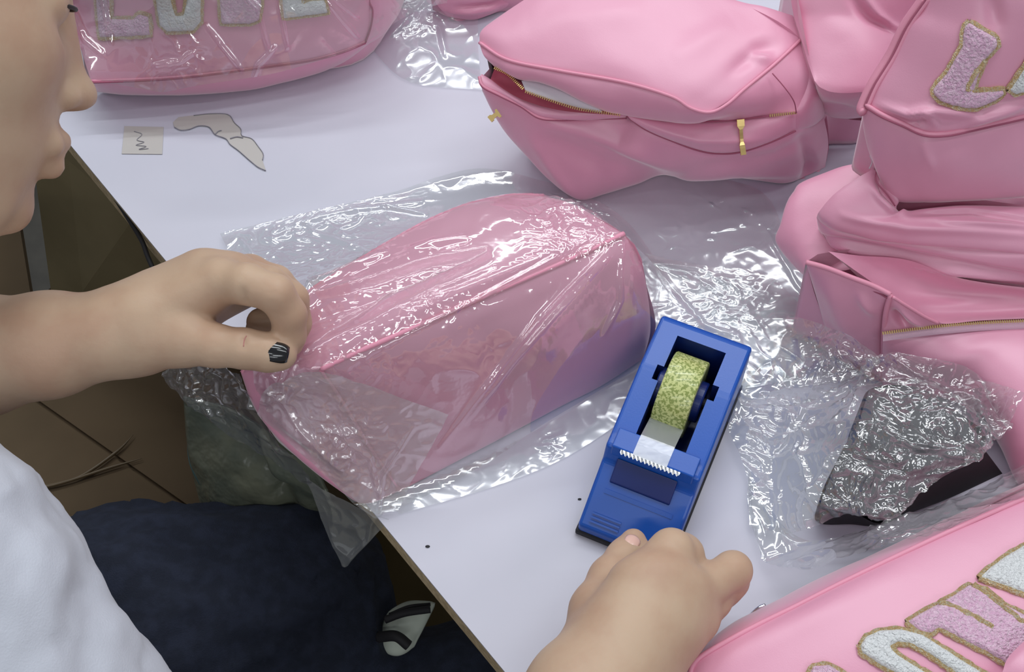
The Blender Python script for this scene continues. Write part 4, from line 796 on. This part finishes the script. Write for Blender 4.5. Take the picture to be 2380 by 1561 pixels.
# ================================================================== the worker
class Field:
    def __init__(s, lo, hi, h):
        s.lo = np.array(lo, float); s.h = h; s.n = (np.ceil((np.array(hi) - s.lo) / h).astype(int) + 1); s.F = np.full(s.n, .05, np.float32)
    def box(s, lo, hi):
        a = np.clip(np.floor((lo - s.lo) / s.h).astype(int), 0, s.n); b = np.clip(np.ceil((hi - s.lo) / s.h).astype(int) + 1, 0, s.n)
        if (b <= a).any(): return None
        g = [s.lo[k] + np.arange(a[k], b[k]) * s.h for k in range(3)]
        return tuple(slice(a[k], b[k]) for k in range(3)), g[0][:, None, None], g[1][None, :, None], g[2][None, None, :]
    def put(s, sl, d, k, sub=False):
        A = s.F[sl]
        if sub:
            hh = np.clip(.5 - .5 * (A + d) / k, 0, 1); s.F[sl] = A * (1 - hh) - d * hh + k * hh * (1 - hh)
        else:
            hh = np.clip(.5 + .5 * (A - d) / k, 0, 1); s.F[sl] = A * (1 - hh) + d * hh - k * hh * (1 - hh)
    def cap(s, a, b, ra, rb, k=.004, sub=False):
        a = np.array(a, float); b = np.array(b, float); m = max(ra, rb) + k + .012
        r = s.box(np.minimum(a, b) - m, np.maximum(a, b) + m)
        if r is None: return
        sl, X, Y, Z = r; ab = b - a; L2 = (ab ** 2).sum() + 1e-12
        t = np.clip(((X - a[0]) * ab[0] + (Y - a[1]) * ab[1] + (Z - a[2]) * ab[2]) / L2, 0, 1)
        d = np.sqrt((X - a[0] - t * ab[0]) ** 2 + (Y - a[1] - t * ab[1]) ** 2 + (Z - a[2] - t * ab[2]) ** 2) - (ra + (rb - ra) * t)
        s.put(sl, d, k, sub)
    def ell(s, c, ax, R=None, k=.006, sub=False):
        c = np.array(c, float); ax = np.array(ax, float); R = np.eye(3) if R is None else np.array(R)   # rows of R = local axes
        m = ax.max() + k + .012; r = s.box(c - m, c + m)
        if r is None: return
        sl, X, Y, Z = r; q = [X - c[0], Y - c[1], Z - c[2]]
        l = [(R[i][0] * q[0] + R[i][1] * q[1] + R[i][2] * q[2]) for i in range(3)]
        k0 = np.sqrt(sum((l[i] / ax[i]) ** 2 for i in range(3))); k1 = np.sqrt(sum((l[i] / ax[i] ** 2) ** 2 for i in range(3))) + 1e-9
        s.put(sl, k0 * (k0 - 1) / k1, k, sub)
    def nets(s):
        F = s.F; S = F < 0; C8 = [(i, j, k) for i in (0, 1) for j in (0, 1) for k in (0, 1)]; nx, ny, nz = F.shape
        cs = [S[i:nx - 1 + i, j:ny - 1 + j, k:nz - 1 + k] for i, j, k in C8]; al = cs[0].copy(); an = cs[0].copy()
        for c in cs[1:]: al &= c; an |= c
        M = an & ~al; idx = np.argwhere(M); vals = np.stack([F[idx[:, 0] + i, idx[:, 1] + j, idx[:, 2] + k] for i, j, k in C8], 1)
        acc = np.zeros((len(idx), 3)); cnt = np.zeros(len(idx)); C = np.array(C8, float)
        for a in range(8):
            for b in range(a + 1, 8):
                if abs(C[a] - C[b]).sum() != 1: continue
                va, vb = vals[:, a], vals[:, b]; x = (va < 0) != (vb < 0); t = np.where(x, va / np.where(x, va - vb, 1), 0)
                acc[x] += (C[a] + (C[b] - C[a]) * t[:, None])[x]; cnt[x] += 1
        V = (idx + acc / cnt[:, None]) * s.h + s.lo; vid = -np.ones(M.shape, int); vid[M] = np.arange(len(idx)); Q = []
        for ax in range(3):
            sa = [slice(None)] * 3; sb = [slice(None)] * 3; sa[ax] = slice(0, -1); sb[ax] = slice(1, None)
            e = np.argwhere(S[tuple(sa)] != S[tuple(sb)]); o1, o2 = [(1, 2), (2, 0), (0, 1)][ax]
            e = e[(e[:, o1] > 0) & (e[:, o2] > 0) & (e[:, o1] < F.shape[o1] - 1) & (e[:, o2] < F.shape[o2] - 1)]
            d1 = np.zeros(3, int); d1[o1] = 1; d2 = np.zeros(3, int); d2[o2] = 1
            q = np.stack([vid[tuple((e - a * d1 - b * d2).T)] for a, b in ((1, 1), (0, 1), (0, 0), (1, 0))], 1)
            fl = ~S[e[:, 0], e[:, 1], e[:, 2]]; q[fl] = q[fl][:, ::-1]; Q.append(q)
        return V, np.vstack(Q)
def smooth_mesh(V, Q, it=2, lam=.5):
    E = np.vstack([Q[:, [0, 1]], Q[:, [1, 2]], Q[:, [2, 3]], Q[:, [3, 0]]])
    for _ in range(it):
        A = np.zeros_like(V); n = np.zeros(len(V)); np.add.at(A, E[:, 0], V[E[:, 1]]); np.add.at(n, E[:, 0], 1); np.add.at(A, E[:, 1], V[E[:, 0]]); np.add.at(n, E[:, 1], 1)
        V = V * (1 - lam) + lam * A / np.maximum(n, 1)[:, None]
    return V
def chain(f, pts, k=.004):
    for a, b in zip(pts[:-1], pts[1:]): f.cap(a[0], b[0], a[1], b[1], k)
Lh = lambda px, py, h: P(px, py, h)
parts = []
# ---- left hand
lh = Field((-.42, -.17, .79), (-.105, .03, .93), .0014)
wr = P(318, 768, .118)
chain(lh, [(P(-330, 870, .085), .036), (P(-60, 828, .100), .0335), (P(120, 800, .110), .028), (P(250, 778, .117), .0225), (P(330, 764, .118), .0215)], .01)
lh.cap(P(310, 735, .122), P(330, 790, .110), .0185, .0180, .012)          # wrist breadth
# palm/back of hand: metacarpals
mc = {}
mc['i'] = P(510, 655, .138); mc['m'] = P(545, 640, .126); mc['r'] = P(580, 640, .110); mc['p'] = P(595, 655, .094)
for kx, r in (('i', .0135), ('m', .013), ('r', .0125), ('p', .012)): lh.cap(P(340, 745, .120), mc[kx], .018, r, .010)
lh.cap(P(390, 700, .118), P(470, 645, .125), .019, .016, .012)
lh.cap(P(410, 735, .108), P(465, 700, .098), .017, .012, .010)
# thumb
chain(lh, [(P(345, 785, .118), .0185), (P(425, 785, .120), .0155), (P(500, 803, .122), .0112), (P(570, 810, .122), .0104), (P(625, 819, .121), .0100), (P(655, 824, .120), .0083)], .005)
lh.cap(P(395, 735, .114), P(420, 765, .118), .016, .014, .010)
# index finger
chain(lh, [(mc['i'], .0122), (P(575, 660, .146), .0110), (P(640, 682, .145), .0104)], .003); chain(lh, [(P(640, 682, .145), .0104), (P(671, 730, .133), .0098), (P(672, 780, .121), .0092), (P(660, 803, .116), .0080)], .002)
# middle, ring, little
chain(lh, [(mc['m'], .012), (P(625, 664, .132), .0110), (P(676, 696, .124), .0100), (P(686, 750, .110), .0092), (P(674, 795, .102), .0080)], .0018)
chain(lh, [(mc['r'], .0115), (P(640, 657, .114), .0102), (P(672, 688, .106), .0094), (P(648, 742, .100), .0088), (P(606, 748, .100), .0082)], .0018)
chain(lh, [(mc['p'], .0105), (P(645, 668, .097), .009), (P(662, 705, .090), .0082), (P(625, 748, .087), .0074), (P(598, 763, .087), .0068)], .0018)
for a_, b_, r_ in (((563, 675, .154), (570, 705, .146), .0010), ((490, 690, .150), (500, 730, .138), .0012), ((632, 708, .152), (612, 722, .148), .0012), ((567, 786, .1325), (565, 806, .1325), .0005)):
    lh.cap(P(*a_), P(*b_), r_, r_, .003, True)
V, Q = lh.nets(); parts.append((smooth_mesh(V, Q, 1), Q))
# ---- right hand
rh = Field((-.10, -.40, .74), (.17, -.13, .90), .0015)
R0 = P(1375, 1690, .075)
elb = PD(500, 2250, .72)
chain(rh, [(P(1230, 1880, .080), .033), (P(1330, 1720, .078), .030), (P(1385, 1620, .075), .0285)], .01)
rh.cap(P(1345, 1610, .075), P(1455, 1600, .060), .027, .026, .014)
k4 = {'i': P(1478, 1365, .080), 'm': P(1535, 1345, .082), 'r': P(1590, 1375, .074), 'p': P(1610, 1435, .060)}
for kx, r in (('i', .0155), ('m', .0155), ('r', .0150), ('p', .0145)):
    rh.cap(P(1400, 1590, .070), k4[kx], .024, r, .012)
rh.cap(P(1450, 1500, .072), P(1530, 1440, .070), .025, .021, .012)
chain(rh, [(k4['i'], .0140), (P(1560, 1280, .078), .0118), (P(1575, 1282, .060), .0102), (P(1530, 1300, .046), .0090)], .003)
chain(rh, [(k4['m'], .0140), (P(1586, 1290, .068), .0115), (P(1592, 1310, .048), .0100), (P(1555, 1330, .038), .0090)], .003)
chain(rh, [(k4['r'], .0135), (P(1650, 1356, .066), .0108), (P(1703, 1325, .060), .0104), (P(1700, 1350, .046), .0095), (P(1660, 1375, .038), .0085)], .003)
chain(rh, [(k4['p'], .0130), (P(1655, 1395, .052), .0102), (P(1680, 1370, .044), .0095), (P(1670, 1385, .034), .0085), (P(1640, 1405, .030), .0075)], .003)
chain(rh, [(P(1385, 1520, .066), .020), (P(1392, 1420, .062), .0150), (P(1420, 1345, .056), .0115), (P(1452, 1295, .050), .0095), (P(1472, 1258, .046), .0075)], .006)
V, Q = rh.nets(); parts.append((smooth_mesh(V, Q, 3), Q))
# ---- head : local frame from the photograph (U up the face, Fw where it looks)
Uh = (XC * .154 + YC * .984 - ZV * .085).normalized(); Fw = (XC * .843 - YC * .086 + ZV * .53); Fw = (Fw - Uh * Fw.dot(Uh)).normalized(); Rh = Fw.cross(Uh).normalized()   # Rh = the head's right
HC = PD(-222, -2, .625)
def hp(f, r, u): return HC + Fw * f + Rh * r + Uh * u
RM = [list(Fw), list(Rh), list(Uh)]
hd = Field(tuple(HC - Vector((.2, .2, .24))), tuple(HC + Vector((.17, .17, .17))), .0024)
hd.ell(hp(-.025, 0, .045), (.094, .074, .078), RM, .01)
hd.ell(hp(.012, 0, -.015), (.066, .062, .080), RM, .02)
hd.ell(hp(.022, 0, -.060), (.050, .050, .042), RM, .02)
for s in (1, -1):
    hd.ell(hp(.034, s * .036, -.018), (.032, .026, .030), RM, .014)
    hd.cap(hp(-.022, s * .052, -.048), hp(.040, s * .022, -.092), .020, .015, .018)
    hd.cap(hp(.062, s * .012, .030), hp(.054, s * .045, .030), .010, .008, .012)
    hd.ell(hp(.075, s * .031, .006), (.014, .017, .012), RM, .010, True)
    hd.ell(hp(.0570, s * .0310, .0085), (.0132, .0160, .0125), RM, .003)
    hd.ell(hp(-.012, s * .071, -.004), (.017, .009, .030), RM, .005)
hd.cap(hp(.050, 0, -.094), hp(.058, 0, -.094), .017, .013, .014)
hd.cap(hp(.068, 0, .012), hp(.081, 0, -.026), .008, .0095, .010)
hd.ell(hp(.084, 0, -.030), (.012, .012, .009), RM, .006)
for s in (1, -1): hd.ell(hp(.075, s * .012, -.033), (.010, .008, .007), RM, .004)
hd.cap(hp(.072, -.020, -.058), hp(.072, .020, -.058), .0065, .0065, .006)
hd.cap(hp(.078, -.009, -.056), hp(.078, .009, -.056), .006, .006, .005)
hd.cap(hp(.075, -.010, -.069), hp(.075, .010, -.069), .0068, .0068, .005)
NB = Vector((-.40, -.09, .93))
hd.cap(hp(-.035, 0, -.045), NB, .052, .056, .02)
V, Q = hd.nets(); parts.append((smooth_mesh(V, Q, 2), Q))
# ---- trunk, upper arms and legs inside the clothes
SR = PD(-230, 1400, .63); ER = PD(440, 2110, .69); WR_ = P(1385, 1620, .075)
SL = Vector((-.56, .10, .92)); EL = P(-480, 870, .08)
PV = Vector((-.66, -.28, .53))
tr = Field((-.85, -.5, .42), (.12, .25, 1.03), .006)
tr.cap(PV, PV.lerp(NB, .5), .10, .10, .05); tr.cap(PV.lerp(NB, .5), NB, .10, .055, .05); tr.cap(SR, SL, .042, .045, .04)
chain(tr, [(SR, .042), (ER, .037), (P(1230, 1880, .080), .030), (P(1340, 1700, .077), .0255)], .02); chain(tr, [(SL, .042), (EL, .036), (P(-330, 870, .085), .031), (P(-200, 850, .092), .028)], .02)
V, Q = tr.nets(); parts.append((smooth_mesh(V, Q, 1), Q))
wk = empty('person', (PV.x, PV.y, 0), 'person in a white top and dark jeans leaning over the table, wrapping a pink bag', 'person')
VV = []; QQ = []
for V, Q in parts: QQ.append(Q + len(VV) if len(VV) else Q); VV = np.vstack([VV, V]) if len(VV) else V
body = mesh('body', VV, np.vstack(QQ), SKIN, wk)
# jeans
KR = P(735, 1395, -.20); KL = P(1010, 1640, -.24)
HR = PV + Vector((.02, -.05, .0)); HL = PV + Vector((-.02, .08, 0))
je = Field((-.88, -.52, .0), (.22, .22, .70), .007)
je.ell(PV, (.15, .17, .13), None, .05)
Ft1 = Vector((KR.x - .02, KR.y - .02, .06))
chain(je, [(PV + Vector((.05, .02, .0)), .105), (P(330, 1530, -.21), .100), (KR + Vector((-.035, .0, -.03)), .082)], .04)
chain(je, [(KR + Vector((-.03, 0, -.03)), .080), (KR + Vector((-.05, -.02, -.28)), .058), (KR + Vector((-.08, -.03, -.47)), .050)], .03)
K2 = P(1120, 1720, -.30)
chain(je, [(PV + Vector((.05, -.10, -.05)), .10), (P(600, 1900, -.30), .095), (K2, .085)], .03)
chain(je, [(K2, .082), (K2 + Vector((-.03, -.02, -.36)), .050)], .03)
V, Q = je.nets(); V = smooth_mesh(V, Q, 2)
nz = ns(V, 14, 3) * .006 + ns(V, 34, 5) * .0025; me_n = V - V.mean(0); me_n[:, 2] += .0
V = V + np.stack([ns(V, 13, 1), ns(V, 13, 2), ns(V, 13, 4)], 1) * .012 + np.stack([ns(V, 36, 6), ns(V, 36, 7), ns(V, 36, 8)], 1) * .004
ax_ = np.array(tuple((KR - PV).normalized())); al_ = V @ ax_; Vq = (V - al_[:, None] * ax_) * 30 + (al_[:, None] * ax_) * 7 + ns(V, 9, 12)[:, None] * 1.2
gd = V - (np.array(tuple(PV)) + np.clip((V - np.array(tuple(PV))) @ ax_, 0, .5)[:, None] * ax_); gd /= np.linalg.norm(gd, axis=1, keepdims=True) + 1e-6
V = V + gd * ((1 - np.abs(pn(Vq[:, 0], Vq[:, 1], Vq[:, 2])) * 2.4) ** 3 * .006)[:, None]
mesh('jeans', V, Q, JEAN, wk)
# shirt
sh = Field((-.90, -.55, .50), (.0, .28, 1.06), .005)
mid = PV.lerp(NB, .5)
sh.cap(PV + Vector((0, 0, .03)), mid, .135, .140, .06); sh.cap(mid, NB + Vector((-.01, 0, -.05)), .14, .09, .06); sh.cap(SR, SL, .062, .062, .06)
sh.cap(SR, PV + Vector((.02, -.08, .08)), .07, .09, .06)
chain(sh, [(SR, .070), (SR.lerp(ER, .45), .064), (SR.lerp(ER, .8), .058)], .03); chain(sh, [(SL, .062), (SL.lerp(EL, .6), .055)], .03)
V, Q = sh.nets(); V = smooth_mesh(V, Q, 2)
V = V + np.stack([ns(V, 30, 1), ns(V, 30, 2), ns(V, 30, 4)], 1) * .008 + np.stack([ns(V, 75, 6), ns(V, 75, 7), ns(V, 75, 8)], 1) * .0025
mesh('shirt', V, Q, SHIRT, wk)['label'] = 'white cotton top'
# hair
hr = Field(tuple(HC - Vector((.24, .24, .24))), tuple(HC + Vector((.17, .17, .19))), .004)
hr.ell(hp(-.036, 0, .055), (.098, .082, .082), RM, .01); hr.cap(hp(-.10, 0, -.02), hp(-.12, 0, -.10), .04, .03, .03)
hr.ell(hp(.075, 0, -.005), (.075, .12, .055), RM, .01, True); hr.ell(hp(.045, .07, -.05), (.075, .06, .09), RM, .01, True)
V, Q = hr.nets(); V = smooth_mesh(V, Q, 1); V = V + np.stack([ns(V, 60, 1), ns(V, 60, 2), ns(V, 60, 4)], 1) * .004
mesh('hair', V, Q, HAIR, wk)
# face details
for s in (1, -1):
    bm = bmesh.new(); bmesh.ops.create_uvsphere(bm, u_segments=20, v_segments=14, radius=.0112); bmesh.ops.translate(bm, vec=hp(.0565, s * .031, .006), verts=bm.verts)
    me = bpy.data.meshes.new('eye'); bm.to_mesh(me); bm.free(); me.materials.append(mat_pr('eye_white', (.7, .68, .66), .2)); e = bpy.data.objects.new('eye', me); COL.objects.link(e); setpar(e, wk)
    tubeline('eyelashes', [hp(.060, s * .044, .008), hp(.069, s * .038, .009), hp(.073, s * .031, .009), hp(.070, s * .022, .009)], .0012, HAIR, wk, 16, 6, True)
    tubeline('eyebrow', [hp(.060, s * .052, .028), hp(.071, s * .040, .034), hp(.0745, s * .026, .034), hp(.075, s * .014, .031)], .0022, HAIR, wk, 16, 6, True, taper=True)
# nails
def nail(name, c, along, up, l, w, mat, label=None):
    al = along.normalized(); sd = al.cross(up).normalized(); n = sd.cross(al).normalized(); V = []; Fc = []; a, b = 9, 9
    for j in range(b):
        v = j / (b - 1) * 2 - 1
        for i in range(a):
            u = i / (a - 1) * 2 - 1; ww = w * (1 - .25 * max(0, v) ** 3 - .15 * max(0, -v) ** 3)
            V.append(c + al * v * l + sd * u * ww + n * (.0012 - .35 * (u * w) ** 2 / w - (.0008 * v * v)))
    Fc = grid_faces(b, a); o = mesh(name, V, Fc, mat, wk); m = o.modifiers.new('s', 'SOLIDIFY'); m.thickness = .0008
    if label: o['label'] = label
def nail_at(px, py, px2, py2, l, w, mat, label=None):
    bv = BV; p, n = hitpx(bv, px, py); q, n2 = hitpx(bv, px2, py2)
    if p is None or q is None: return
    nail('fingernail', p + n * -.0004, p - q, n, l, w, mat, label)
BV = bvh_of([body])
nail_at(645, 818, 615, 812, .0062, .0056, NAIL, 'chipped black polish on the left thumb')
nail_at(1470, 1256, 1456, 1282, .005, .0045, NAILN)
tubeline('skin_crease', [hitpx(BV, 573, 780, .0001)[0], hitpx(BV, 568, 790, .0001)[0], hitpx(BV, 566, 805, .0001)[0]], .0003, LIP, wk, 10, 5, True)
# stool that carries the worker
st = empty('stool', (PV.x, PV.y, 0), 'plain round stool under the seated person', 'stool')
bm = bmesh.new(); bmesh.ops.create_cone(bm, cap_ends=True, segments=32, radius1=.16, radius2=.16, depth=.03); bmesh.ops.translate(bm, vec=(PV.x, PV.y, .365), verts=bm.verts)
me = bpy.data.meshes.new('seat'); bm.to_mesh(me); bm.free(); me.materials.append(UNDER); e = bpy.data.objects.new('seat', me); COL.objects.link(e); setpar(e, st)
for sx, sy in ((1, 1), (1, -1), (-1, 1), (-1, -1)): boxobj('leg', (.025, .025, .35), (PV.x + sx * .1, PV.y + sy * .1, .175), METAL, st, .002)
